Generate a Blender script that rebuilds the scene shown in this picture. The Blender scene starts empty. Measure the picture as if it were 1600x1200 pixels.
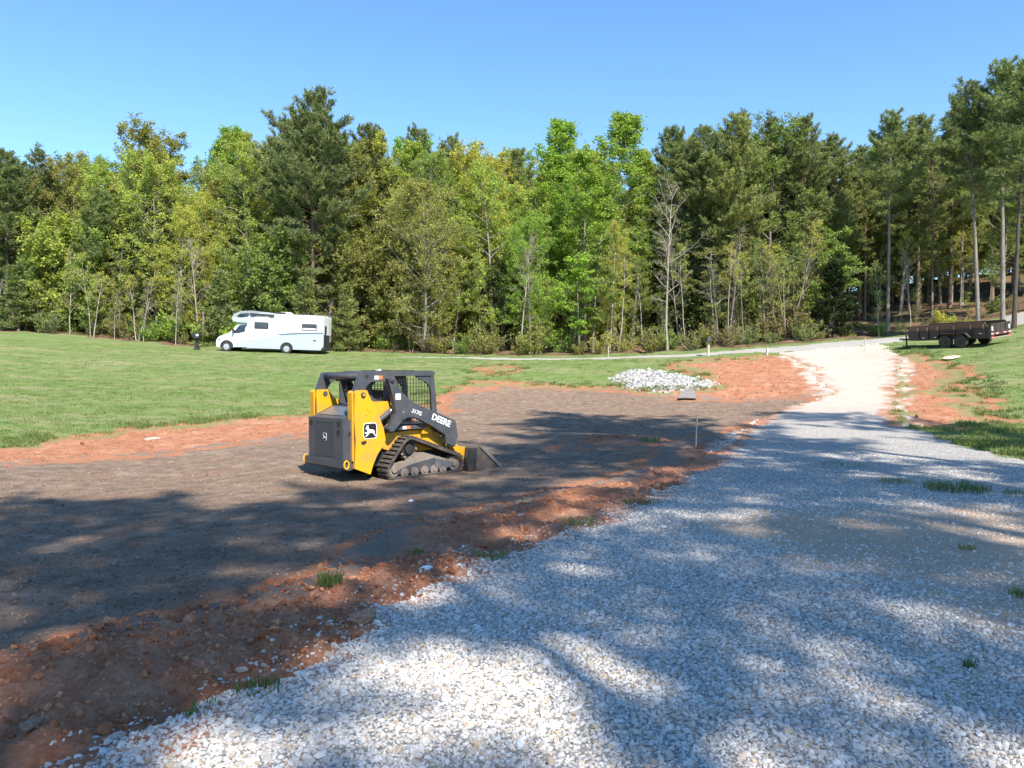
import bpy, bmesh, math, random
import numpy as np
from mathutils import Vector, Matrix
R = math.radians
scene = bpy.context.scene
COL = scene.collection

# ------------------------------------------------------------------ camera, sky, sun, exposure
cam = bpy.data.cameras.new('camera'); cam_o = bpy.data.objects.new('camera', cam); COL.objects.link(cam_o)
cam.sensor_width = 36.0; cam.lens = 26.7; cam.clip_start = 0.05; cam.clip_end = 6000
cam_o.location = (0, 0, 1.65); cam_o.rotation_euler = (R(90 - 0.72), 0, 0)
scene.camera = cam_o
SUN_EL, SUN_AZ = 47.0, 155.0          # azimuth clockwise from +Y
world = bpy.data.worlds.new('World'); scene.world = world; world.use_nodes = True
wn = world.node_tree; bg = wn.nodes['Background']
sky = wn.nodes.new('ShaderNodeTexSky'); sky.sky_type = 'NISHITA'; sky.sun_disc = False
sky.sun_elevation = R(SUN_EL); sky.sun_rotation = R(SUN_AZ)
sky.air_density = 1.0; sky.dust_density = 0.0; sky.ozone_density = 3.0; sky.altitude = 200
hs = wn.nodes.new('ShaderNodeHueSaturation'); hs.inputs['Saturation'].default_value = 1.15     # the phone's vivid blue, over the whole sky alike
wn.links.new(sky.outputs[0], hs.inputs['Color']); wn.links.new(hs.outputs[0], bg.inputs[0]); bg.inputs[1].default_value = 0.15
sl = bpy.data.lights.new('sun', 'SUN'); sl.energy = 5.0; sl.angle = R(0.53); sl.color = (1.0, 0.94, 0.84)
sun_o = bpy.data.objects.new('sun', sl); COL.objects.link(sun_o)
sdir = Vector((math.sin(R(SUN_AZ)) * math.cos(R(SUN_EL)), math.cos(R(SUN_AZ)) * math.cos(R(SUN_EL)), math.sin(R(SUN_EL))))
sun_o.rotation_euler = sdir.to_track_quat('Z', 'Y').to_euler(); sun_o.location = (20, -40, 60)
vs = scene.view_settings; vs.view_transform = 'Standard'; vs.look = 'None'; vs.exposure = 0.92; vs.gamma = 1.0; vs.use_curve_mapping = False
scene.render.engine = 'CYCLES'
scene.cycles.adaptive_threshold = 0.02; scene.cycles.max_bounces = 5; scene.cycles.diffuse_bounces = 3; scene.cycles.transmission_bounces = 3; scene.cycles.glossy_bounces = 2
scene.cycles.caustics_reflective = False; scene.cycles.caustics_refractive = False

# ------------------------------------------------------------------ helpers: objects
def tag(o, label=None, cat=None, group=None, kind=None):
    if label: o['label'] = label
    if cat: o['category'] = cat
    if group: o['group'] = group
    if kind: o['kind'] = kind
    return o
def empty(name, loc=(0, 0, 0)):
    o = bpy.data.objects.new(name, None); o.empty_display_size = 0.2; COL.objects.link(o); o.location = loc; return o
def link(name, me, parent=None, m=None):
    o = bpy.data.objects.new(name, me); COL.objects.link(o)
    if m is not None and not me.materials: me.materials.append(m)
    if parent is not None: o.parent = parent
    return o
def make_mesh(name, V, faces, mats=(), smooth=False):
    """V (n,3); faces: list of (m,k) index arrays"""
    me = bpy.data.meshes.new(name)
    V = np.asarray(V, dtype=np.float32)
    me.vertices.add(len(V)); me.vertices.foreach_set('co', V.ravel())
    faces = [np.asarray(f, dtype=np.int32) for f in faces if len(f)]
    loops = np.concatenate([f.ravel() for f in faces]); starts = []; s = 0
    for f in faces:
        starts.append(s + np.arange(len(f)) * f.shape[1]); s += f.size
    starts = np.concatenate(starts).astype(np.int32)
    me.loops.add(len(loops)); me.loops.foreach_set('vertex_index', loops)
    me.polygons.add(len(starts)); me.polygons.foreach_set('loop_start', starts)
    me.update(calc_edges=True); me.validate()
    me.polygons.foreach_set('use_smooth', np.full(len(me.polygons), smooth))
    for m in mats: me.materials.append(m)
    return me
def bm_mesh(name, bm, m, bevel=0.0, smooth=False, seg=1):
    if bevel > 0:
        es = [e for e in bm.edges if e.is_manifold and e.calc_face_angle(0) > 0.6]
        bmesh.ops.bevel(bm, geom=es, offset=bevel, segments=seg, affect='EDGES', profile=0.5, clamp_overlap=True)
    bmesh.ops.recalc_face_normals(bm, faces=bm.faces)
    me = bpy.data.meshes.new(name); bm.to_mesh(me); bm.free()
    if m is not None: me.materials.append(m)
    if smooth:
        me.polygons.foreach_set('use_smooth', np.ones(len(me.polygons), bool))
    return me
def prism(bm, poly, y0, y1, f=None):
    """extrude an (x,z) polygon along y"""
    a = [bm.verts.new((x, y0, z)) for x, z in poly]; b = [bm.verts.new((x, y1, z)) for x, z in poly]
    n = len(poly)
    bm.faces.new(a); bm.faces.new(b[::-1])
    for i in range(n): bm.faces.new((a[i], b[i], b[(i + 1) % n], a[(i + 1) % n]))
    return a + b
def box(bm, x0, x1, y0, y1, z0, z1):
    return prism(bm, [(x0, z0), (x1, z0), (x1, z1), (x0, z1)], y0, y1)
def tube(bm, pts, r, n=10, cap=True):
    """tube through points"""
    pts = [Vector(p) for p in pts]; rr = r if isinstance(r, (list, tuple)) else [r] * len(pts)
    rings = []
    for i, p in enumerate(pts):
        d = (pts[min(i + 1, len(pts) - 1)] - pts[max(i - 1, 0)]).normalized()
        u = d.orthogonal().normalized() if i == 0 else (u - d * u.dot(d)).normalized()
        w = d.cross(u)
        rings.append([bm.verts.new(p + (u * math.cos(2 * math.pi * k / n) + w * math.sin(2 * math.pi * k / n)) * rr[i]) for k in range(n)])
    for a, b in zip(rings, rings[1:]):
        for k in range(n): bm.faces.new((a[k], a[(k + 1) % n], b[(k + 1) % n], b[k]))
    if cap: bm.faces.new(rings[0][::-1]); bm.faces.new(rings[-1])
def cyl_y(bm, cx, cz, r, y0, y1, n=20, r1=None):
    tube(bm, [(cx, y0, cz), (cx, y1, cz)], [r, r if r1 is None else r1], n)
def part(name, m, parent, build, bevel=0.0, smooth=False, seg=1):
    bm = bmesh.new(); build(bm); return link(name, bm_mesh(name, bm, m, bevel, smooth, seg), parent)

# ------------------------------------------------------------------ helpers: materials
def lin(r, g, b):
    f = lambda c: (c / 255 / 12.92) if c / 255 <= 0.04045 else ((c / 255 + 0.055) / 1.055) ** 2.4
    return (f(r), f(g), f(b))
def nodes(m):
    m.use_nodes = True; return m.node_tree, m.node_tree.nodes['Principled BSDF']
def mk(nt, kind, **kw):
    n = nt.nodes.new(kind)
    for k, v in kw.items(): setattr(n, k, v)
    return n
def L(nt, a, b): nt.links.new(a, b)
def ramp(nt, fac, stops):
    r = nt.nodes.new('ShaderNodeValToRGB'); e = r.color_ramp.elements
    while len(e) < len(stops): e.new(0.5)
    for el, (p, c) in zip(e, stops):
        el.position = p; el.color = (c[0], c[1], c[2], 1) if isinstance(c, (tuple, list)) else (c, c, c, 1)
    L(nt, fac, r.inputs[0]); return r.outputs[0]
def mixc(nt, fac, a, b, mode='MIX'):
    n = nt.nodes.new('ShaderNodeMix'); n.data_type = 'RGBA'; n.blend_type = mode
    for sock, v in ((n.inputs[0], fac), (n.inputs[6], a), (n.inputs[7], b)):
        if hasattr(v, 'links'): L(nt, v, sock)
        else: sock.default_value = v if not isinstance(v, (tuple, list)) else ((*v, 1) if len(v) == 3 else v)
    return n.outputs[2]
def noise(nt, co, scale, detail=4, rough=0.55):
    n = mk(nt, 'ShaderNodeTexNoise'); n.inputs['Scale'].default_value = scale; n.inputs['Detail'].default_value = detail; n.inputs['Roughness'].default_value = rough
    L(nt, co, n.inputs['Vector']); return n.outputs[0]
def objco(nt):
    return mk(nt, 'ShaderNodeTexCoord').outputs['Object']
def bump(nt, bsdf, h, strength, dist):
    b = mk(nt, 'ShaderNodeBump'); b.inputs['Strength'].default_value = strength; b.inputs['Distance'].default_value = dist
    L(nt, h, b.inputs['Height']); L(nt, b.outputs[0], bsdf.inputs['Normal'])
def paint(name, col, rough=0.4, metal=0.0, dirt=None, amt=0.35, scale=6.0, spec=0.5, bumpy=0.0):
    """plain surface with wear: dirt colour in noise patches"""
    m = bpy.data.materials.new(name); nt, b = nodes(m)
    co = objco(nt); n1 = noise(nt, co, scale, 6, 0.65)
    dirt = dirt or tuple(c * 0.7 for c in col)
    f = ramp(nt, n1, [(0.42, 0.0), (0.72, amt)])
    L(nt, mixc(nt, f, col, dirt), b.inputs['Base Color'])
    b.inputs['Roughness'].default_value = rough; b.inputs['Metallic'].default_value = metal; b.inputs['Specular IOR Level'].default_value = spec
    rr = ramp(nt, n1, [(0.3, max(rough - .06, 0)), (0.75, min(1, rough + 0.25))]); L(nt, rr, b.inputs['Roughness'])
    if bumpy: bump(nt, b, noise(nt, co, scale * 12, 4), bumpy, 0.01)
    return m

# ------------------------------------------------------------------ numpy noise
def _hash(ix, iy, s):
    h = (ix.astype(np.int64) * 374761393 + iy.astype(np.int64) * 668265263 + s * 974634541) & 0x7fffffff
    h = ((h ^ (h >> 13)) * 1274126177) & 0x7fffffff
    h = h ^ (h >> 16)
    return (h & 0xffff) / 65535.0
def vnoise(x, y, s=0):
    ix = np.floor(x); iy = np.floor(y); fx = x - ix; fy = y - iy
    fx = fx * fx * fx * (fx * (fx * 6 - 15) + 10); fy = fy * fy * fy * (fy * (fy * 6 - 15) + 10)
    a = _hash(ix, iy, s); b = _hash(ix + 1, iy, s); c = _hash(ix, iy + 1, s); d = _hash(ix + 1, iy + 1, s)
    return (a + (b - a) * fx) * (1 - fy) + (c + (d - c) * fx) * fy - 0.5
def fbm(x, y, scale, oct=3, s=0):
    t = 0; a = 1.0; k = 1.0 / scale
    for o in range(oct):
        ca, sa = math.cos(o * 1.1 + .4), math.sin(o * 1.1 + .4)
        t = t + a * vnoise((x * ca - y * sa) * k, (x * sa + y * ca) * k, s + o * 17); a *= 0.5; k *= 2.03
    return t
def sstep(a, b, x):
    t = np.clip((x - a) / (b - a), 0, 1); return t * t * (3 - 2 * t)

# ------------------------------------------------------------------ terrain shape (metres; +Y away from the camera)
CTRL = [(-12.14,18.0,-0.17),(-7.02,26.0,0.12),(-10.2,22.0,-0.11),(-1.87,37.0,0.87),(5.13,38.0,0.98),(11.76,31.0,0.6),(8.09,32.0,0.49),(4.05,15.0,0.01),(8.43,25.0,0.28),(12.44,25.0,0.39),(19.39,46.0,2.62),(18.58,38.0,1.81),(14.03,32.0,0.98),(17.07,45.0,2.52),(7.33,37.0,1.28),(12.18,38.0,1.49),(9.78,14.5,-0.02),(14.97,24.0,0.13),(20.24,30.0,1.27),(23.02,39.0,2.47),(24.08,42.0,3.03),(30.35,45.0,4.04),(35.97,54.0,5.25),(36.59,62.0,5.99),(49.98,76.0,9.34),(31.53,68.0,6.24),(41.1,75.0,8.29),(-39.12,58.0,4.83),(-32.88,60.0,4.43),(-24.45,58.0,3.66),(-17.78,57.0,3.38),(-11.33,56.0,3.07),(-4.55,54.0,2.83),(4.38,52.0,2.7),(12.65,50.0,2.87),(18.97,50.0,3.29),(24.94,51.0,3.89),(-21.59,32.0,1.25),(-17.62,38.0,1.43),(-11.33,42.0,1.76),(-3.79,45.0,1.95),(1.85,44.0,2.02),(-15.85,23.5,0.36),(7.42,44.0,2.02),(11.64,46.0,2.39),(-6.0,-6.0,0.0),(0.0,-6.0,0.0),(8.0,-6.0,0.0),(20.0,-6.0,0.0),(0.0,0.0,0.0),(-3.0,2.0,0.0),(4.0,2.0,0.0),(8.0,5.0,0.0),(2.0,6.0,0.0),(3.0,9.0,0.0),(6.0,12.0,0.0),(9.0,9.0,0.0),(1.0,4.0,0.0),(14.0,6.0,0.0),(24.0,6.0,0.0),(-2.0,7.0,-0.1),(-6.0,6.0,-0.2),(-12.0,6.0,-0.2),(-1.0,10.0,-0.18),(-5.0,10.0,-0.25),(-9.0,11.0,-0.25),(-2.0,13.5,-0.25),(-1.0,15.0,-0.22),(-3.2,15.0,-0.23),(-5.0,14.0,-0.25),(2.0,17.0,-0.1),(-4.0,19.0,-0.1),(0.0,21.0,0.05),(-12.0,14.0,-0.2),(-22.0,20.0,0.5),(-30.0,10.0,0.6),(-30.0,-6.0,0.4),(26.0,14.0,0.3),(30.0,25.0,2.0),(40.0,40.0,5.5),(45.0,60.0,8.5),(-40.0,35.0,2.5),(-52.0,60.0,5.6),(-45.0,85.0,6.5),(-20.0,85.0,5.0),(0.0,85.0,4.4),(15.0,85.0,4.8),(30.0,90.0,8.5),(55.0,90.0,13.0),(-10.0,75.0,4.3),(5.0,70.0,3.9),(18.0,65.0,4.4),(-30.0,75.0,5.2),(-80.0,60.0,7.0),(80.0,60.0,11.0),(0.0,120.0,6.0),(-60.0,120.0,8.0),(60.0,120.0,15.0),(26.6,44.1,3.42)]
CT = np.array(CTRL, float)
def _fit():
    n = len(CT); xy = CT[:, :2]; d = np.linalg.norm(xy[:, None] - xy[None], axis=2)
    K = np.where(d > 0, d * d * np.log(d + 1e-9), 0) + 0.6 * np.eye(n)
    A = np.zeros((n + 3, n + 3)); A[:n, :n] = K; A[:n, n] = 1; A[:n, n + 1:] = xy; A[n, :n] = 1; A[n + 1:, :n] = xy.T
    b = np.zeros(n + 3); b[:n] = CT[:, 2]; return np.linalg.solve(A, b)
CC = _fit()
ZFAR = 16.0
def base_z(x, y):
    x = np.atleast_1d(np.asarray(x, float)); y = np.atleast_1d(np.asarray(y, float)); out = np.empty(len(x)); n = len(CT)
    for i in range(0, len(x), 40000):
        xs, ys = x[i:i + 40000], y[i:i + 40000]
        d2 = (xs[:, None] - CT[:, 0]) ** 2 + (ys[:, None] - CT[:, 1]) ** 2
        out[i:i + 40000] = (0.5 * d2 * np.log(d2 + 1e-12)) @ CC[:n] + CC[n] + CC[n + 1] * xs + CC[n + 2] * ys
    ex = np.maximum(np.abs(x) - 60, 0); ey = np.maximum(np.maximum(-6 - y, y - 105), 0)
    w = sstep(0, 40, np.hypot(ex, ey))
    tgt = np.where(y < 0, 0.3, ZFAR)
    tgt = np.where(y < 0, 0.3 + (ZFAR - .3) * sstep(60, 150, np.hypot(x, y)), ZFAR)
    return out * (1 - w) + tgt * w
def sdf(poly, x, y):
    """signed distance, positive inside"""
    P = np.array(poly, float); n = len(P); d = np.full(len(x), 1e9); ins = np.zeros(len(x), bool)
    for i in range(n):
        ax, ay = P[i]; bx, by = P[(i + 1) % n]; ex, ey = bx - ax, by - ay
        t = np.clip(((x - ax) * ex + (y - ay) * ey) / (ex * ex + ey * ey + 1e-12), 0, 1)
        d = np.minimum(d, np.hypot(x - ax - t * ex, y - ay - t * ey))
        c = ((ay > y) != (by > y)) & (x < (bx - ax) * (y - ay) / (by - ay + 1e-12) + ax); ins ^= c
    return np.where(ins, d, -d)
GRAVEL = [(-4, -8), (-2.3, 1.2), (-1.73, 3.2), (-1.55, 3.6), (-1.37, 4.05), (-1.13, 4.8), (-.74, 5.85), (-.23, 6.8), (.56, 8.25), (1.72, 10.2), (2.93, 12.85), (4.05, 15), (5.58, 18.9), (7.74, 23.55), (10.85, 29.25), (13.41, 31.8), (14.7, 36.6), (16.2, 41.1), (17.1, 46.1), (17.4, 49.3), (20.4, 49.7), (23.9, 49.2), (22.0, 43), (16.54, 32.8), (13.04, 26.3), (11.24, 22.15), (10.6, 18.4), (9.8, 14.4), (14, 12.6), (34, 10), (34, -8)]
SOIL = [(-10.79, 16), (-9.34, 17.05), (-8.19, 17.65), (-7.53, 19), (-6.83, 20.25), (-5.72, 21.55), (-4.2, 24.5), (-2.63, 28.35), (-2.73, 34.1), (-1.91, 37.7), (.66, 39), (4.69, 37.1), (7.67, 32.5), (10.16, 31.7), (12.07, 31.8), (13.85, 32.2), (13.24, 31.4), (10.52, 28.35), (7.5, 23.0), (5.3, 19.7), (3.5, 16.6), (1.76, 13.05), (.49, 11.55), (-.34, 9.95), (-.96, 9.5), (-1.38, 8.2), (-1.61, 7.35), (-1.83, 6.2), (-2.16, 5.7), (-2.28, 5.4), (-2.45, 5.05), (-2.74, 4.65), (-3, 4.45), (-5, 2.6), (-22, 1), (-22, 10)]
CLAY = [(-22, 10), (-14.5, 16.8), (-12.48, 18.5), (-12.22, 20.7), (-11.48, 22.7), (-10.2, 24.2), (-8.62, 25.55), (-7.16, 26.95), (-4.95, 29.35), (-2.94, 31.7), (-3.07, 36.4), (-1.98, 39.1), (0, 39.9), (1.98, 39.1), (5.11, 37.9), (5.97, 35), (8.95, 35), (9.85, 37.7), (9.9, 41.6), (9.2, 45.6), (12, 47), (15, 47.4), (17.5, 47.5), (17.5, 40), (15, 32), (11, 28), (4.6, 14.6), (0.5, 6.8), (-1, 4), (-2, 1), (-3.8, -8), (-24, -8)]
CLAY_RIGHT = [(20.6, 41.6), (22.06, 42.2), (21.37, 36.2), (18.38, 31.6), (16.16, 26.25), (15.14, 24), (13.04, 22.1), (11.71, 21.7), (11, 22.15), (12.8, 26.3), (16.3, 32.8)]
PATCH = [(-1.72, 45.2), (-.79, 46.4), (.07, 44.4), (-.9, 42.7)]
MOUND = [(.9, 17.5), (1.2, 18.9), (2.4, 19.6), (3.9, 19.4), (4.6, 18.2), (3.4, 17.3), (2, 17.0)]
ROAD = [(-9, 55.0), (-7.37, 54.6), (-1.78, 52.7), (4.32, 51.4), (8.53, 50.7), (12.62, 50.2), (17.5, 49.8), (20.4, 49.6), (24, 49.3), (28.5, 50.2), (36.5, 53.6), (60, 56), (60, 60), (36, 57.8), (27.5, 54), (20.4, 52.8), (12.6, 52.2), (4.3, 53), (-1.8, 54.2), (-7.4, 55.6)]
FOREST = [(-95, 50), (-60, 58), (-40.8, 60.5), (-37, 62.3), (-31, 61.3), (-26, 60.6), (-19, 61.2), (-10, 60), (0, 57.5), (10, 55.8), (20, 55), (26, 55.5), (36, 59), (60, 61.5), (95, 55), (110, 160), (-110, 160)]
def zones(x, y):
    j = fbm(x, y, 1.1, 4, 5) * 0.9 + fbm(x, y, 6, 2, 9) * .7
    jn = fbm(x, y, .5, 4, 41) * (0.22 + 0.02 * np.clip(y, 0, 40))
    g = sdf(GRAVEL, x, y) + jn * 0.8
    s = sdf(SOIL, x, y) + np.clip(j, -.9, .9) * (0.35 + .02 * np.clip(y, 0, 40))
    s = np.minimum(s, 0.35 - np.abs(0) - (sdf(MOUND, x, y) + fbm(x, y, .6, 3, 77) * .8))
    c = np.maximum(np.maximum(sdf(CLAY, x, y), sdf(CLAY_RIGHT, x, y)), sdf(PATCH, x, y)) + fbm(x, y, 1.3, 4, 25) * 1.3
    r = sdf(ROAD, x, y) + fbm(x, y, 1.0, 2, 33) * .25
    f = sdf(FOREST, x, y) + fbm(x, y, 2.0, 3, 35) * 1.2
    return g, s, c, r, f
def ground_z(x, y, fine=True):
    x = np.atleast_1d(np.asarray(x, float)); y = np.atleast_1d(np.asarray(y, float))
    g, s, c, r, f = zones(x, y)
    z = base_z(x, y)
    wg = sstep(-.05, .15, g); ws = sstep(-.15, .35, s) * (1 - wg); wc = sstep(-.3, .3, c) * (1 - wg) * (1 - ws)
    wf = sstep(-1, 1.5, f); rest = np.clip(1 - wg - ws - wc, 0, 1)
    tx, ty = x * .93 + y * .37, (-x * .37 + y * .93)       # grading passes leave long low ridges
    z = z + ws * (fbm(tx * .22, ty, .55, 3, 14) * .05 + fbm(x, y, 2.2, 3, 1) * .06 + fbm(x, y, .33, 3, 2) * .016)
    z = z + wc * (fbm(x, y, 1.0, 3, 3) * .12 + (0.18 - np.abs(fbm(x, y, .34, 3, 4))) * .13 + fbm(x, y, .11, 2, 8) * .04)
    z = z + wg * (fbm(x, y, 1.5, 3, 6) * .035 + .015)
    z = z + rest * (fbm(x, y, 3, 3, 7) * .1 + wf * fbm(x, y, 1.6, 3, 12) * .3)
    # spoil heaps pushed up along the drive
    for mx, my, mr, mh in ((-1.15, 8.0, .7, .16), (.2, 9.6, .8, .12), (-2.6, 4.6, .7, .12), (2.6, 18.3, 1.3, .18), (1.2, 11.2, .8, .1), (-1.5, 6.2, .5, .08), (3.3, 15.5, .8, .1)):
        z = z + mh * np.exp(-((x - mx) ** 2 + (y - my) ** 2) / (mr * mr)) * (1 - wg)
    return z
def gz(x, y): return float(ground_z([x], [y])[0])
SHADE = [(x, y, h, 'pine_open') for x, y, h in ((7.0, -11.4, 27), (9.0, -10.6, 27.5), (5.7, -12.1, 28), (4.2, -13.2, 28), (14, -12.5, 28), (12.8, -16, 28), (2.5, -15.5, 28),
         (11.9, -6.5, 30), (19, 3.5, 26), (23.5, 1.5, 25), (27, -3, 26), (23, -6, 28))] + [(12.1, -1.4, 30, 'pine_c'), (14, 2.2, 30, 'pine_open')]

# ------------------------------------------------------------------ ground materials
def blend(nt, co, col, attr, target, scale=3.0, sharp=.18):
    """mix towards a neighbouring ground's own colour where the two materials are trodden together"""
    a = mk(nt, 'ShaderNodeAttribute', attribute_name=attr); n = noise(nt, co, scale, 7, .72)
    s = mk(nt, 'ShaderNodeMath', operation='ADD'); L(nt, a.outputs['Fac'], s.inputs[0]); L(nt, n, s.inputs[1])
    return mixc(nt, ramp(nt, s.outputs[0], [(.5 + .5 - sharp, 0.0), (min(1, .5 + .5 + sharp * .0), 1.0)]), col, target)
CLAYC, SOILC, SANDC, TURFC = (.37, .165, .09), (.225, .17, .132), (.52, .44, .36), (.165, .20, .075)
def ground_mats():
    M = {}
    # crushed white stone
    m = bpy.data.materials.new('crushed_stone'); nt, b = nodes(m); co = objco(nt)
    v = mk(nt, 'ShaderNodeTexVoronoi'); v.inputs['Scale'].default_value = 30; L(nt, co, v.inputs['Vector'])
    sep = mk(nt, 'ShaderNodeSeparateColor'); L(nt, v.outputs['Color'], sep.inputs[0])
    stone = ramp(nt, sep.outputs[0], [(0, (.39, .365, .33)), (.35, (.50, .475, .435)), (.8, (.60, .575, .535)), (.9, (.50, .40, .30)), (1, (.56, .53, .48))])
    gap = ramp(nt, v.outputs['Distance'], [(.30, 1.0), (.62, .42)])
    stone = mixc(nt, 1.0, stone, gap, 'MULTIPLY')
    at = mk(nt, 'ShaderNodeAttribute', attribute_name='sand')
    n2 = noise(nt, co, 1.4, 6, .6); n3 = noise(nt, co, 14, 5, .7)
    sand = ramp(nt, n3, [(.3, (.42, .32, .235)), (.55, (.56, .475, .39)), (.75, (.63, .57, .50))])
    mm = mk(nt, 'ShaderNodeMath', operation='MULTIPLY_ADD'); L(nt, n2, mm.inputs[0]); mm.inputs[1].default_value = 1.6; mm.inputs[2].default_value = -.8
    ad = mk(nt, 'ShaderNodeMath', operation='ADD', use_clamp=True); L(nt, at.outputs['Fac'], ad.inputs[0]); L(nt, mm.outputs[0], ad.inputs[1])
    mu = mk(nt, 'ShaderNodeMath', operation='MULTIPLY', use_clamp=True); L(nt, ad.outputs[0], mu.inputs[0]); L(nt, at.outputs['Fac'], mu.inputs[1])
    cc = mixc(nt, mu.outputs[0], stone, sand)
    cc = blend(nt, co, cc, 'brown', (.42, .305, .21), 2.2, .5)
    L(nt, blend(nt, co, cc, 'to_clay', CLAYC, 2.5, .3), b.inputs['Base Color']); b.inputs['Roughness'].default_value = .85
    bump(nt, b, ramp(nt, v.outputs['Distance'], [(.1, 1.0), (.6, 0.0)]), .8, .02); M['gravel'] = m
    def dirt(name, stops, scale, bscale, bs, bd, extra=None, extra_scale=2.0, mixes=()):
        m = bpy.data.materials.new(name); nt, b = nodes(m); co = objco(nt)
        c = ramp(nt, noise(nt, co, scale, 8, .68), stops)
        if extra:
            f = ramp(nt, noise(nt, co, extra_scale, 5, .6), [(.48, 0.0), (.66, .75)])
            c = mixc(nt, f, c, extra)
        sp = mk(nt, 'ShaderNodeTexVoronoi'); sp.inputs['Scale'].default_value = 38; L(nt, co, sp.inputs['Vector'])
        se = mk(nt, 'ShaderNodeSeparateColor'); L(nt, sp.outputs['Color'], se.inputs[0])
        c = mixc(nt, 1.0, c, ramp(nt, se.outputs[1], [(0, .8), (.9, 1.05), (1, 1.3)]), 'MULTIPLY')
        for an, tc in mixes: c = blend(nt, co, c, an, tc, 2.2, .35)
        L(nt, c, b.inputs['Base Color']); b.inputs['Roughness'].default_value = .95; b.inputs['Specular IOR Level'].default_value = .15
        bump(nt, b, noise(nt, co, bscale, 6, .7), bs, bd); return m
    M['soil'] = dirt('topsoil', [(.3, (.125, .085, .06)), (.5, (.235, .17, .122)), (.68, (.33, .25, .185))], 3.2, 26, 1.0, .035, (.26, .16, .105), 0.9, (('to_clay', CLAYC),))
    M['clay'] = dirt('red_clay', [(.28, (.255, .092, .044)), (.5, (.385, .168, .09)), (.72, (.455, .228, .14))], 4, 22, .9, .04, (.45, .26, .165), 1.3, (('to_soil', SOILC), ('to_sand', SANDC), ('to_grass', (.22, .20, .085))))
    M['forest'] = dirt('leaf_litter', [(.3, (.075, .045, .027)), (.5, (.17, .10, .06)), (.7, (.26, .175, .11))], 3, 12, .9, .06, (.075, .10, .03), .35)
    m = bpy.data.materials.new('pale_asphalt'); nt, b = nodes(m); co = objco(nt)
    L(nt, ramp(nt, noise(nt, co, 6, 8, .7), [(.3, (.27, .25, .22)), (.7, (.40, .37, .33))]), b.inputs['Base Color']); b.inputs['Roughness'].default_value = .9; M['road'] = m
    m = bpy.data.materials.new('mown_turf'); nt, b = nodes(m); co = objco(nt)
    c = ramp(nt, noise(nt, co, 1.1, 8, .7), [(.28, (.105, .15, .04)), (.5, (.138, .192, .058)), (.72, (.18, .228, .082))])
    mp = mk(nt, 'ShaderNodeMapping'); mp.inputs['Scale'].default_value = (.35, 1.3, 1); L(nt, co, mp.inputs[0])
    f = ramp(nt, noise(nt, mp.outputs[0], .55, 7, .72), [(.47, 0.0), (.64, .85)])
    c = mixc(nt, f, c, (.25, .235, .12))
    c = blend(nt, co, c, 'to_clay', CLAYC, 2.5, .3)
    L(nt, c, b.inputs['Base Color']); b.inputs['Roughness'].default_value = .9; b.inputs['Specular IOR Level'].default_value = .1
    bump(nt, b, noise(nt, co, 18, 6, .75), .7, .04); M['lawn'] = m
    return M
GM = ground_mats()

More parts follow.
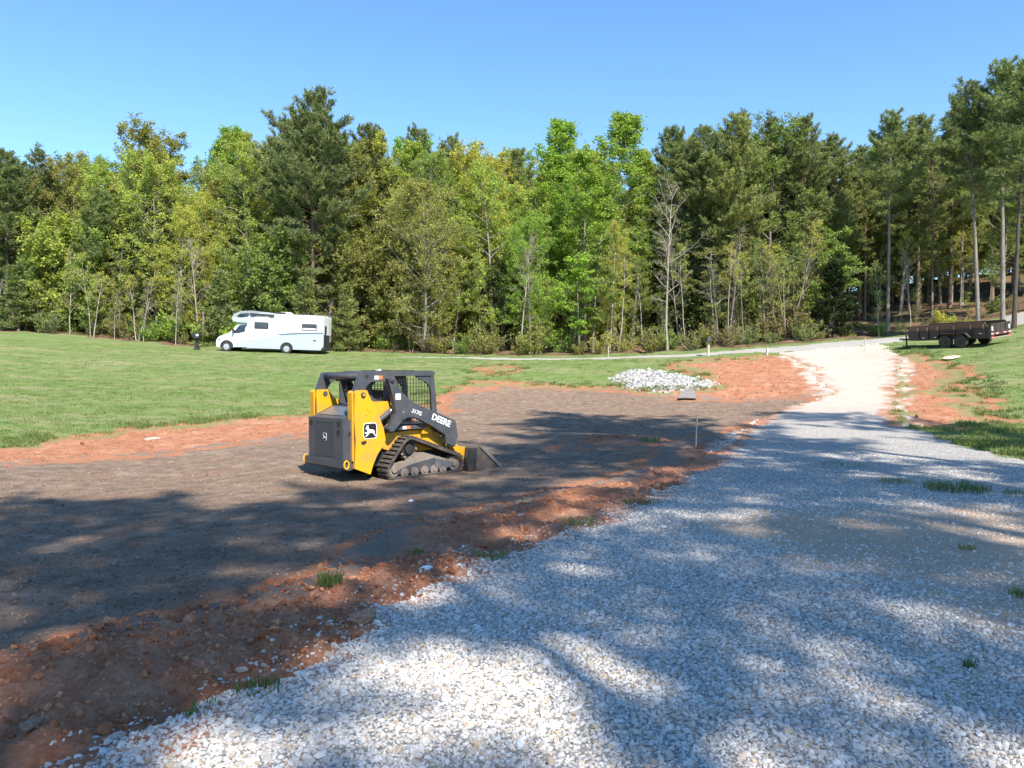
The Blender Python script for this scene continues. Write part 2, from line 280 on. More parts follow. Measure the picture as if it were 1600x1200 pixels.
# ------------------------------------------------------------------ ground sheets
def build_ground():
    th = np.concatenate([np.arange(-180, -80, 4), np.arange(-80, -41, 1.0), np.arange(-41, 41, .2), np.arange(41, 80, 1.0), np.arange(80, 180, 4)]) * math.pi / 180
    def geo(a, b, k): return a * k ** np.arange(0, int(math.log(b / a) / math.log(k)))
    r = np.concatenate([[0.25, .6, .9], geo(1.2, 20, 1.0075), geo(20, 66, 1.009), geo(66, 152, 1.03), [152.0]])
    nt_, nr = len(th), len(r)
    X = (r[:, None] * np.sin(th)[None]).ravel(); Y = (r[:, None] * np.cos(th)[None]).ravel()
    Zv = ground_z(X, Y); g, s, c, rd, f = zones(X, Y)
    wlast = np.zeros((nr, nt_)); wlast[-1] = 1; Zv = np.where(wlast.ravel() > 0, ZFAR, Zv)
    i = np.arange(nr - 1)[:, None]; j = np.arange(nt_)[None]; j2 = (j + 1) % nt_
    Fq = np.stack([i * nt_ + j, i * nt_ + j2, (i + 1) * nt_ + j2, (i + 1) * nt_ + j], -1).reshape(-1, 4)[:, ::-1]
    fa = lambda q: q[Fq].mean(1)
    zone = np.where(fa(g) > 0, 0, np.where(fa(s) > 0, 1, np.where(fa(c) > 0, 2, np.where(fa(rd) > 0, 3, np.where(fa(f) > 0, 4, 5)))))
    V = np.stack([X, Y, Zv], 1)
    sand = np.clip(sstep(14, 31, Y) * .9 + sstep(-.2, .8, sdf([(2.0, 8.1), (2.8, 9.3), (8, 9.1), (12, 8), (12, 3.6), (4.2, 3.8), (3.2, 5.2), (2.5, 6.6)], X, Y) + fbm(X, Y, 1.4, 3, 51)) * .95 + .12, 0, 1)
    far = 1 + .04 * np.clip(Y, 0, 45)
    brown = sstep(-.3, 1.0, sdf([(2.0, 8.2), (2.8, 9.5), (8, 9.2), (12, 8), (12, 3.4), (3.6, 3.6), (3.0, 5.0), (2.5, 6.6)], X, Y) + fbm(X, Y, 1.2, 3, 52) * .9) * .98
    AT = {'gravel_drive': {'sand': sand, 'brown': brown, 'to_clay': (.62 - .2 * sstep(20, 30, Y)) * (1 - sstep(0, .35 * far, g)) * (c > -1)}, 'soil_pad': {'to_clay': .62 * (1 - sstep(0, .4 * far, s))},
          'clay_bank': {'to_soil': .6 * sstep(-.5 * far, 0, s), 'to_sand': .58 * sstep(-.45 * far, 0, g) * sstep(12, 20, Y), 'to_grass': .6 * (1 - sstep(0, .5 * far, c)) * sstep(14, 20, Y) + .1 * (X > .5 * Y + 2) * (Y < 43) + .04}, 'lawn': {'to_clay': .8 * sstep(-.5 * far, 0, c)}}
    names = ['gravel_drive', 'soil_pad', 'clay_bank', 'road', 'forest_floor', 'lawn']
    labels = ['white crushed stone drive running from the foreground up to the road', 'dark levelled topsoil pad under the loader', 'rough red clay banks bordering the pad and drive', 'narrow pale road passing in front of the wood', 'brown leaf litter floor of the wood', 'mown green lawn sloping up to the wood']
    mats = [GM['gravel'], GM['soil'], GM['clay'], GM['road'], GM['forest'], GM['lawn']]
    for k, nm in enumerate(names):
        F_ = Fq[zone == k]
        u, inv = np.unique(F_.ravel(), return_inverse=True)
        me = make_mesh(nm, V[u], [inv.reshape(-1, 4)], [mats[k]], True)
        for an, dv in AT.get(nm, {}).items():
            a = me.attributes.new(an, 'FLOAT', 'POINT'); a.data.foreach_set('value', dv[u].astype(np.float32))
        tag(link(nm, me), labels[k], kind='structure')
    n = 96; a = np.linspace(0, 2 * math.pi, n, endpoint=False)
    ring = lambda rr, z: np.stack([rr * np.sin(a), rr * np.cos(a), np.full(n, z)], 1)
    V = np.concatenate([ring(151.9, ZFAR - .004), ring(600, 18), ring(3000, 18)]); q = []
    for k in range(2):
        for i in range(n): q.append((k * n + i, (k + 1) * n + i, (k + 1) * n + (i + 1) % n, k * n + (i + 1) % n))
    tag(link('terrain', make_mesh('terrain', V, [q], [GM['forest']], True)), 'far ground beyond the wood', kind='structure')
build_ground()

# ------------------------------------------------------------------ scatter by geometry nodes (only for uncountable stuff)
def scatter(name, pts, rot, scl, protos, label, cat, idx):
    pc = bpy.data.collections.new(name + '_pieces')
    for p in protos: pc.objects.link(p)
    me = bpy.data.meshes.new(name); n = len(pts)
    me.vertices.add(n); me.vertices.foreach_set('co', np.asarray(pts, np.float32).ravel())
    for an, ty, d, key in (('rot', 'FLOAT_VECTOR', rot, 'vector'), ('scl', 'FLOAT_VECTOR', scl, 'vector'), ('idx', 'INT', idx, 'value')):
        a = me.attributes.new(an, ty, 'POINT'); a.data.foreach_set(key, np.asarray(d, np.int32 if ty == 'INT' else np.float32).ravel())
    o = link(name, me); tag(o, label, cat, kind='stuff')
    ng = bpy.data.node_groups.new(name, 'GeometryNodeTree')
    ng.interface.new_socket('Geometry', in_out='INPUT', socket_type='NodeSocketGeometry'); ng.interface.new_socket('Geometry', in_out='OUTPUT', socket_type='NodeSocketGeometry')
    gi = ng.nodes.new('NodeGroupInput'); go = ng.nodes.new('NodeGroupOutput'); ip = ng.nodes.new('GeometryNodeInstanceOnPoints')
    ci = ng.nodes.new('GeometryNodeCollectionInfo'); ci.inputs['Collection'].default_value = pc; ci.inputs['Separate Children'].default_value = True; ci.inputs['Reset Children'].default_value = True
    ip.inputs['Pick Instance'].default_value = True
    for an, ty, sk in (('rot', 'FLOAT_VECTOR', 'Rotation'), ('scl', 'FLOAT_VECTOR', 'Scale'), ('idx', 'INT', 'Instance Index')):
        na = ng.nodes.new('GeometryNodeInputNamedAttribute'); na.data_type = ty; na.inputs['Name'].default_value = an
        ng.links.new(na.outputs['Attribute'], ip.inputs[sk])
    ng.links.new(gi.outputs[0], ip.inputs['Points']); ng.links.new(ci.outputs[0], ip.inputs['Instance']); ng.links.new(ip.outputs[0], go.inputs[0])
    md = o.modifiers.new('scatter', 'NODES'); md.node_group = ng
    return o
def proto(name, me): return bpy.data.objects.new(name, me)
def rock_mesh(name, seed, m, sub=1, flat=.65, rough=.28, smooth=False):
    rg = np.random.default_rng(seed); bm = bmesh.new(); bmesh.ops.create_icosphere(bm, subdivisions=sub, radius=.5)
    planes = [(Vector(rg.normal(size=3)).normalized(), rg.uniform(.22, .40)) for _ in range(8 if sub < 3 else 13)]
    ax = Vector((rg.uniform(.8, 1.25), rg.uniform(.7, 1.0), flat * rg.uniform(.8, 1.2)))
    for v in bm.verts:
        for n, d in planes:
            e = v.co.dot(n) - d
            if e > 0: v.co -= n * e * .9
        v.co += Vector(rg.normal(size=3)) * rough * .08
        v.co = Vector((v.co.x * ax.x, v.co.y * ax.y, v.co.z * ax.z)) * 1.2
    return bm_mesh(name, bm, m, 0, smooth)
def rand_mat(name, stops, rough=.85, var=.25, nscale=30, spec=.3):
    m = bpy.data.materials.new(name); nt, b = nodes(m); oi = mk(nt, 'ShaderNodeObjectInfo')
    c = ramp(nt, oi.outputs['Random'], stops)
    n = ramp(nt, noise(nt, objco(nt), nscale, 4), [(.3, 1 - var), (.7, 1 + var)])
    L(nt, mixc(nt, 1.0, c, n, 'MULTIPLY'), b.inputs['Base Color']); b.inputs['Roughness'].default_value = rough; b.inputs['Specular IOR Level'].default_value = spec
    return m
STONE = rand_mat('white_stone', [(0, (.37, .345, .31)), (.3, (.48, .455, .42)), (.68, (.59, .565, .525)), (.82, (.645, .62, .58)), (.88, (.52, .41, .30)), (1, (.41, .32, .235))], .85, .14, 5)
CLOD = rand_mat('clay_clod', [(0, (.28, .095, .042)), (.5, (.41, .165, .082)), (1, (.49, .24, .135))], .95, .25, 4, .1)
CRUMB = rand_mat('soil_crumb', [(0, (.11, .08, .062)), (.6, (.21, .16, .12)), (.95, (.29, .22, .17)), (.985, (.36, .17, .10)), (1, (.45, .40, .36))], .95, .25, 4, .1)
RIP = rand_mat('riprap_stone', [(0, (.17, .165, .155)), (.3, (.30, .29, .275)), (.7, (.44, .425, .405)), (1, (.38, .345, .30))], .8, .15, 4)
rs = np.random.default_rng(11)
def field(n_try, dens, rmin, rmax, spread=44):
    """random points in a wedge in front of the camera, density in pieces per square metre by distance"""
    th = rs.uniform(-R(spread), R(spread), n_try); r = np.sqrt(rs.uniform(rmin ** 2, rmax ** 2, n_try))
    return r * np.sin(th), r * np.cos(th), r
def wedge(dens, rmin, rmax, spread=44):
    n = int(dens * (rmax ** 2 - rmin ** 2) * R(spread)); return field(n, dens, rmin, rmax, spread)[:2]
def eul(n, tilt): return np.stack([rs.normal(0, tilt, n), rs.normal(0, tilt, n), rs.uniform(0, 6.28, n)], 1)

# crushed stone
xs, ys = [], []
for d, a, b_ in ((3600, 1.9, 5), (2200, 5, 8), (900, 8, 12), (220, 12, 17), (40, 17, 22)):
    x, y = wedge(d, a, b_, 46); xs.append(x); ys.append(y)
x = np.concatenate(xs); y = np.concatenate(ys); g = zones(x, y)[0]
sandy = sstep(-.2, .8, sdf([(2.0, 8.1), (2.8, 9.3), (8, 9.1), (12, 8), (12, 3.6), (4.2, 3.8), (3.2, 5.2), (2.5, 6.6)], x, y) + fbm(x, y, 1.4, 3, 51))
keep = ((g > 0) | ((g > -.35) & (rs.random(len(x)) < .12))) & (rs.random(len(x)) > sandy * .78); x, y = x[keep], y[keep]
sz = rs.lognormal(math.log(.0195), .36, len(x)).clip(.008, .065)
z = ground_z(x, y) + sz * .02
scatter('gravel_stones', np.stack([x, y, z], 1), eul(len(x), .5), np.stack([sz] * 3, 1), [proto('crushed_stone_%d' % i, rock_mesh('crushed_stone', i, STONE, 1)) for i in range(8)], 'loose white crushed stones covering the drive', 'gravel', rs.integers(0, 8, len(x)))
# clay clods
xs, ys, zz = [], [], []
for d, a, b_ in ((900, 2.5, 7), (300, 7, 12), (70, 12, 20), (18, 20, 48)):
    x, y = wedge(d, a, b_, 44); xs.append(x); ys.append(y)
x = np.concatenate(xs); y = np.concatenate(ys); g, s, c, r_, f = zones(x, y)
keep = (g < .05) & (s < .1) & (c > 0) & (fbm(x, y, .7, 3, 91) > -.12); x, y = x[keep], y[keep]
sz = rs.lognormal(math.log(.0115), .62, len(x)).clip(.005, .075) * (1 + .03 * np.hypot(x, y))
scatter('clay_clods', np.stack([x, y, ground_z(x, y) + sz * .1], 1), eul(len(x), .6), np.stack([sz] * 3, 1), [proto('clod_%d' % i, rock_mesh('clod', 40 + i, CLOD, 2, .75, .5, False)) for i in range(6)], 'crumbled red clay clods strewn over the banks', 'clay', rs.integers(0, 6, len(x)))
# soil crumbs and pebbles
xs, ys = [], []
for d, a, b_ in ((260, 3, 9), (90, 9, 16), (25, 16, 36)):
    x, y = wedge(d, a, b_, 44); xs.append(x); ys.append(y)
x = np.concatenate(xs); y = np.concatenate(ys); g, s, c, r_, f = zones(x, y)
keep = (g < 0) & (s > -.1); x, y = x[keep], y[keep]
sz = rs.lognormal(math.log(.012), .45, len(x)).clip(.006, .04) * (1 + .03 * np.hypot(x, y))
scatter('soil_crumbs', np.stack([x, y, ground_z(x, y) + sz * .1], 1), eul(len(x), .6), np.stack([sz] * 3, 1), [proto('crumb_%d' % i, rock_mesh('crumb', 60 + i, CRUMB, 1, .8, .5)) for i in range(5)], 'dark soil crumbs and pebbles on the pad', 'soil', rs.integers(0, 5, len(x)))
# white stone pile (rip-rap) by the clay bank
RIPP = [(5.6, 41), (6.75, 43), (8.2, 42), (8.92, 37.8), (9.4, 35.8), (8.78, 34.8), (6.98, 34.6), (6.1, 35.7), (5.6, 38.5)]
x = rs.uniform(5, 10, 12000); y = rs.uniform(34, 44, 12000); d = sdf(RIPP, x, y) + rs.normal(0, .25, 12000); k = d > 0; x, y, d = x[k], y[k], d[k]
sz = rs.lognormal(math.log(.14), .35, len(x)).clip(.06, .32)
scatter('riprap_pile', np.stack([x, y, ground_z(x, y) + -.05 + .07 * sstep(0, 1.2, d) * rs.random(len(x))], 1), eul(len(x), .8), np.stack([sz] * 3, 1), [proto('riprap_stone_%d' % i, rock_mesh('riprap_stone', 80 + i, RIP, 2, .75, .3)) for i in range(6)], 'low pile of white rip-rap stones between the grass and the red bank', 'stone pile', rs.integers(0, 6, len(x)))

# ------------------------------------------------------------------ grass
def leaf_mat(name, rough=.6, trans=.35, rnd=False, stops=None, tintamt=.45):
    m = bpy.data.materials.new(name); nt, b = nodes(m); oi = mk(nt, 'ShaderNodeObjectInfo')
    base = ramp(nt, oi.outputs['Random'], stops) if rnd else oi.outputs['Color']
    at = mk(nt, 'ShaderNodeAttribute', attribute_name='tint')
    t = ramp(nt, at.outputs['Fac'], [(0, (1 - tintamt, 1 - tintamt, 1 - tintamt * .6)), (1, (1 + tintamt * 1.1, 1 + tintamt * .9, 1 + tintamt * .3))])
    c = mixc(nt, 1.0, base, t, 'MULTIPLY')
    L(nt, c, b.inputs['Base Color']); b.inputs['Roughness'].default_value = rough; b.inputs['Specular IOR Level'].default_value = .25
    tr = mk(nt, 'ShaderNodeBsdfTranslucent'); L(nt, mixc(nt, 1.0, c, (1.15, 1.25, .7), 'MULTIPLY'), tr.inputs[0])
    ms = mk(nt, 'ShaderNodeMixShader'); ms.inputs[0].default_value = trans
    L(nt, b.outputs[0], ms.inputs[1]); L(nt, tr.outputs[0], ms.inputs[2]); L(nt, ms.outputs[0], nt.nodes['Material Output'].inputs[0])
    return m
GRASS = leaf_mat('grass_blades', .5, .3, True, [(0, (.11, .165, .045)), (.5, (.15, .22, .065)), (.8, (.20, .25, .09)), (1, (.29, .27, .14))])
def grass_mesh(name, seed, n, rad, h, w):
    rg = np.random.default_rng(seed); a = rg.uniform(0, 6.28, n); rr = rad * np.sqrt(rg.random(n)); hh = h * rg.uniform(.55, 1.15, n); lean = rg.uniform(.15, .8, n) * hh; la = a + rg.normal(0, .8, n)
    bx, by = rr * np.cos(a), rr * np.sin(a); wa = rg.uniform(0, 6.28, n); wx, wy = np.cos(wa) * w / 2, np.sin(wa) * w / 2
    mx, my = bx + np.cos(la) * lean * .35, by + np.sin(la) * lean * .35; tx, ty = bx + np.cos(la) * lean, by + np.sin(la) * lean
    z0 = np.full(n, -.01)
    V = np.stack([np.stack([bx - wx, by - wy, z0], 1), np.stack([bx + wx, by + wy, z0], 1), np.stack([mx + wx * .8, my + wy * .8, hh * .6], 1), np.stack([mx - wx * .8, my - wy * .8, hh * .6], 1), np.stack([tx, ty, hh], 1)], 1).reshape(-1, 3)
    k = np.arange(n)[:, None] * 5
    me = make_mesh(name, V, [k + np.array([[0, 1, 2, 3]]), k + np.array([[3, 2, 4]])], [GRASS])
    at = me.attributes.new('tint', 'FLOAT', 'POINT'); at.data.foreach_set('value', np.repeat(rg.random(n), 5).astype(np.float32)); return me
gp_short = [proto('turf_%d' % i, grass_mesh('turf', i, 26, .2, .038, .014)) for i in range(3)]
gp_tall = [proto('tuft_%d' % i, grass_mesh('tuft', 10 + i, 30, .15, .10, .014)) for i in range(3)]
n = 150000; th = rs.uniform(-R(42), R(42), n); r = 14 * (64 / 14) ** rs.random(n); x, y = r * np.sin(th), r * np.cos(th)
g, s, c, rd, f = zones(x, y); k = (g < -.1) & (s < -.1) & (c < -.02) & (rd < 0) & (f < .5)
x, y, c, g, r = x[k], y[k], c[k], g[k], r[k]
edge = np.maximum(sstep(-2.2, -.1, c + fbm(x, y, 1.5, 2, 66) * 1.5), sstep(-3, -.3, g))
tall = (edge > .6) & (rs.random(len(x)) < .45) & (fbm(x, y, .9, 3, 88) > -.05) & (y < 47)
k1 = ~tall & (rs.random(len(x)) < .14)
for nm, kk, pr, lb, hmul in (('lawn_grass', k1, gp_short, 'short mown grass blades of the lawn', 1.0), ('edge_grass', tall, gp_tall, 'taller bright grass along the edges of the clay and drive', 1.0)):
    xx, yy = x[kk], y[kk]; sc = rs.uniform(.7, 1.4, len(xx)); zs = sc * rs.uniform(.7, 1.3, len(xx)) * hmul
    scatter(nm, np.stack([xx, yy, ground_z(xx, yy)], 1), eul(len(xx), .08), np.stack([sc, sc, zs], 1), pr, lb, 'grass', rs.integers(0, 3, len(xx)))

# ------------------------------------------------------------------ trees
def bark_mat(name, sc=6, var=.4, stretch=.18):
    m = bpy.data.materials.new(name); nt, b = nodes(m); oi = mk(nt, 'ShaderNodeObjectInfo'); co = objco(nt)
    mp = mk(nt, 'ShaderNodeMapping'); mp.inputs['Scale'].default_value = (1, 1, stretch); L(nt, co, mp.inputs[0])
    n = noise(nt, mp.outputs[0], sc, 6, .7)
    c = mixc(nt, 1.0, oi.outputs['Color'], ramp(nt, n, [(.3, 1 - var), (.7, 1 + var)]), 'MULTIPLY')
    L(nt, c, b.inputs['Base Color']); b.inputs['Roughness'].default_value = .95; b.inputs['Specular IOR Level'].default_value = .1
    bump(nt, b, n, .8, .05); return m
BARK = bark_mat('bark'); LEAF = leaf_mat('leaves', .55, .45); NEEDLE = leaf_mat('needles', .5, .32, tintamt=.5)
class Acc:
    def __init__(s): s.V = []; s.F = {3: [], 4: []}; s.n = 0; s.T = []
    def add(s, V, F, t=None):
        V = np.asarray(V, float); F = np.asarray(F); s.V.append(V); s.F[F.shape[1]].append(F + s.n); s.n += len(V)
        s.T.append(np.zeros(len(V)) if t is None else t)
    def tube(s, P, rad, n=5):
        P = np.asarray(P, float); m = len(P); d = np.gradient(P, axis=0); d /= np.linalg.norm(d, axis=1)[:, None] + 1e-9
        ref = np.array([0, 0, 1.]) if abs(d[0, 2]) < .8 else np.array([1., 0, 0])
        u = np.cross(d, ref); u /= np.linalg.norm(u, axis=1)[:, None] + 1e-9; w = np.cross(d, u)
        a = np.arange(n) * 2 * math.pi / n; rad = np.broadcast_to(rad, (m,))
        V = P[:, None] + rad[:, None, None] * (np.cos(a)[None, :, None] * u[:, None] + np.sin(a)[None, :, None] * w[:, None])
        i = np.arange(m - 1)[:, None]; j = np.arange(n)[None]; j2 = (j + 1) % n
        s.add(V.reshape(-1, 3), np.stack([i * n + j, i * n + j2, (i + 1) * n + j2, (i + 1) * n + j], -1).reshape(-1, 4))
    def mesh(s, name, m, smooth=False):
        me = make_mesh(name, np.concatenate(s.V), [np.concatenate(f) for f in s.F.values() if f], [m], smooth)
        a = me.attributes.new('tint', 'FLOAT', 'POINT'); a.data.foreach_set('value', np.concatenate(s.T).astype(np.float32)); return me
def unit(v): return v / (np.linalg.norm(v, axis=-1, keepdims=True) + 1e-9)
def tufts(acc, C, D, rg, n=10, ln=.36, w=.06):
    """starbursts of needles"""
    k = len(C); d = unit(rg.normal(size=(k, n, 3)) * .75 + D[:, None] * .8 + np.array([0, 0, .25])); l = ln * rg.uniform(.6, 1.25, (k, n, 1))
    side = unit(np.cross(d, rg.normal(size=(k, n, 3)))) * w / 2
    c = C[:, None] + rg.normal(size=(k, n, 3)) * .05
    V = np.stack([c - side * .6, c + side * .6, c + d * l * .6 + side, c + d * l, c + d * l * .6 - side], 2).reshape(-1, 3)
    q = np.arange(k * n)[:, None] * 5
    t = np.repeat(np.clip(rg.normal(.5, .22, k), 0, 1), n * 5)
    acc.add(V, q + np.array([[0, 1, 2, 4]]), t); acc.F[3].append(q + np.array([[4, 2, 3]]) + acc.n - len(V))
def leaves(acc, C, rg, size, droop=.2):
    k = len(C); nrm = unit(rg.normal(size=(k, 3)) * .8 + np.array([0, -.15, .5])); a = unit(np.cross(nrm, rg.normal(size=(k, 3)))); b = np.cross(nrm, a)
    s = size * rg.uniform(.6, 1.3, (k, 1)); fold = nrm * s * .12
    V = np.stack([C - a * s * .55, C + b * s * .36 + fold, C + a * s * .6, C - b * s * .36 + fold], 1).reshape(-1, 3)
    acc.add(V, np.arange(k)[:, None] * 4 + np.array([[0, 1, 2, 3]]), np.repeat(np.clip(rg.normal(.5, .25, k), 0, 1), 4))
def path(p, d, ln, k, wob, up, rg):
    P = [np.array(p, float)]; d = unit(np.array(d, float))
    for _ in range(k):
        d = unit(d + rg.normal(size=3) * wob + np.array([0, 0, up])); P.append(P[-1] + d * ln / k)
    return np.array(P)
def pine_proto(seed, H=24., cb=.42, spread=3.6, step=.42, dens=1.0, r0=.2, flat=False, young=False):
    rg = np.random.default_rng(seed); tr, cr = Acc(), Acc()
    zz = np.linspace(0, 1, 14); lean = rg.normal(0, .012, 2) * H
    T = np.stack([lean[0] * zz ** 2 + rg.normal(0, .05, 14) * zz, lean[1] * zz ** 2 + rg.normal(0, .05, 14) * zz, zz * H - .3 * (zz == 0)], 1)
    rad = r0 * (1 - zz) ** .75 + .025; rad[0] *= 1.35
    tr.tube(T, rad, 9)
    at = lambda z: np.array([np.interp(z, T[:, 2], T[:, 0]), np.interp(z, T[:, 2], T[:, 1]), z])
    if not young:
        for _ in range(int(H * .9)):       # dead stubs below the crown
            z = rg.uniform(.12, cb + .1) * H; a = rg.uniform(0, 6.28); l = rg.uniform(.3, 1.6)
            tr.tube(path(at(z), (math.cos(a), math.sin(a), rg.uniform(-.25, .2)), l, 3, .15, 0, rg), np.linspace(.022, .006, 4), 3)
    C, D = [], []; z = cb * H; ang = rg.uniform(0, 6.28)
    while z < H * .985:
        t = (z - cb * H) / (H * (1 - cb)); prof = min(1.0, 1.35 * (1 - t) ** .5) * (.55 + .45 * min(1, t / .3)) * rg.uniform(.75, 1.15) if not young else (1 - t) ** .85
        for _ in range(3 if t > .15 else 2):
            if rg.random() < .13: continue
            ang += 2.4 + rg.normal(0, .35); l = max(.35, spread * prof * rg.uniform(.5, 1.15)); el = -.12 + .95 * t + rg.normal(0, .16)
            if flat: el = .02 + .5 * t ** 2 + rg.normal(0, .08)
            P = path(at(z + rg.normal(0, .1)), (math.cos(ang), math.sin(ang), el), l, 5, .12, .05 if flat else .1, rg)
            tr.tube(P, np.linspace(.018 + .012 * l, .01, 6), 4)
            nt_ = max(3, int(l * 3.2 * dens))
            for q in range(nt_):
                f = .28 + .72 * (q + rg.random()) / nt_; b = np.array([np.interp(f * 5, range(6), P[:, i]) for i in range(3)]); dv = P[-1] - P[0]; dv = unit(dv)
                sd = unit(np.cross(dv, [0, 0, 1.])) * rg.choice([-1, 1]); d2 = unit(dv * .7 + sd * rg.uniform(.3, 1.1) + np.array([0, 0, rg.uniform(0 if flat else -.05, .2 if flat else .5)]))
                tl = l * rg.uniform(.1, .3) * (1.15 - .5 * f) + .12; e = b + d2 * tl
                tr.tube(np.array([b, e]), np.array([.009, .005]), 3)
                for u in np.linspace(.35, 1.05, max(2, int(tl / .17))): C.append(b + (e - b) * u + rg.normal(size=3) * .05); D.append(d2)
            C.append(P[-1]); D.append(unit(P[-1] - P[-2]))
        z += step * rg.uniform(.7, 1.3) * (1 - .45 * t)
    C.append(at(H * .995)); D.append(np.array([0, 0, 1.]))
    tufts(cr, np.array(C), np.array(D), rg)
    return tr.mesh('trunk', BARK, True), cr.mesh('crown', NEEDLE)
def leafy_proto(seed, H=18., cb=.3, spread=3.5, nl=18, leaf=.17, per=9, r0=.16, up=.55, stems=1, shape='oval', sub=6, twig=5, fill=1.0):
    rg = np.random.default_rng(seed); tr, cr = Acc(), Acc(); C = []
    for st in range(stems):
        base = np.array([0, 0, -.2]) if stems == 1 else np.array([*rg.normal(0, .12, 2), -.2]); hh = H * (1 if st == 0 else rg.uniform(.7, .95))
        d0 = np.array([rg.normal(0, .03), rg.normal(0, .03), 1]) if stems == 1 else np.array([*rg.normal(0, .10, 2), 1])
        T = path(base, d0, hh, 12, .03, .06, rg); rad = r0 * (1 - np.linspace(0, 1, 13)) ** .8 + .012; rad[0] *= 1.3
        tr.tube(T, rad, 7)
        for i in range(nl // stems):
            f = cb + (1 - cb) * ((i + rg.random()) / (nl // stems)) ** .9; f = min(f, .97); p = np.array([np.interp(f * 12, range(13), T[:, k]) for k in range(3)])
            t = (f - cb) / (1 - cb)
            prof = {'oval': math.sin(math.pi * min(1, .18 + .8 * t)) ** .7, 'cone': (1 - t) ** .8 * .9 + .12, 'layer': .55 + .45 * math.sin(t * 9 + seed), 'round': math.sin(math.pi * (.22 + .7 * t)) ** .55}[shape]
            a = i * 2.4 + rg.normal(0, .4); l = spread * prof * rg.uniform(.65, 1.15) + .2; el = up * rg.uniform(.6, 1.4) + .5 * t
            if shape == 'layer': el = rg.uniform(-.05, .25)
            P = path(p, (math.cos(a), math.sin(a), el), l, 5, .14, .05, rg)
            tr.tube(P, np.linspace(.012 + .011 * l, .008, 6), 4)
            for q in range(sub):
                g = .25 + .75 * (q + rg.random()) / sub; b = np.array([np.interp(g * 5, range(6), P[:, k]) for k in range(3)]); dv = unit(P[-1] - P[0])
                d2 = unit(dv * .6 + unit(rg.normal(size=3) * np.array([1, 1, .25 if shape == 'layer' else .7])) * .9); sl = l * rg.uniform(.22, .42) * (1.2 - .5 * g) + .15
                Q = path(b, d2, sl, 3, .15, .03, rg); tr.tube(Q, np.linspace(.012, .005, 4), 3)
                for w in range(twig):
                    h = rg.uniform(.3, 1.0); c = np.array([np.interp(h * 3, range(4), Q[:, k]) for k in range(3)]); d3 = unit(d2 * .5 + rg.normal(size=3) * .6 * np.array([1, 1, .4 if shape == 'layer' else 1])); tl = sl * rg.uniform(.2, .45) + .1
                    e = c + d3 * tl; tr.tube(np.array([c, e]), np.array([.006, .003]), 3)
                    m = rg.poisson(per * fill)
                    if m: C.append(c + (e - c) * rg.uniform(.2, 1.15, (m, 1)) + rg.normal(size=(m, 3)) * leaf * np.array([.75, .75, .35 if shape == 'layer' else .75]))
    leaves(cr, np.concatenate(C), rg, leaf)
    return tr.mesh('trunk', BARK, True), cr.mesh('crown', LEAF)
def shrub_proto(seed, H=2., spread=1.2, n=14, leaf=.12, per=10):
    rg = np.random.default_rng(seed); tr, cr = Acc(), Acc(); C = []
    for i in range(n):
        a = rg.uniform(0, 6.28); P = path((rg.normal(0, .12), rg.normal(0, .12), -.1), (math.cos(a) * spread / H, math.sin(a) * spread / H, 1), H * rg.uniform(.6, 1.1), 5, .15, .02, rg)
        tr.tube(P, np.linspace(.022, .006, 6), 4)
        for q in range(9):
            f = rg.uniform(.2, 1); b = np.array([np.interp(f * 5, range(6), P[:, k]) for k in range(3)]); d = unit(rg.normal(size=3) * np.array([1, 1, .5])); e = b + d * rg.uniform(.15, .5) * H * .35
            tr.tube(np.array([b, e]), np.array([.008, .003]), 3); m = rg.poisson(per)
            if m: C.append(b + (e - b) * rg.uniform(.1, 1.1, (m, 1)) + rg.normal(size=(m, 3)) * leaf * .8)
    leaves(cr, np.concatenate(C), rg, leaf)
    return tr.mesh('stem', BARK, True), cr.mesh('foliage', LEAF)

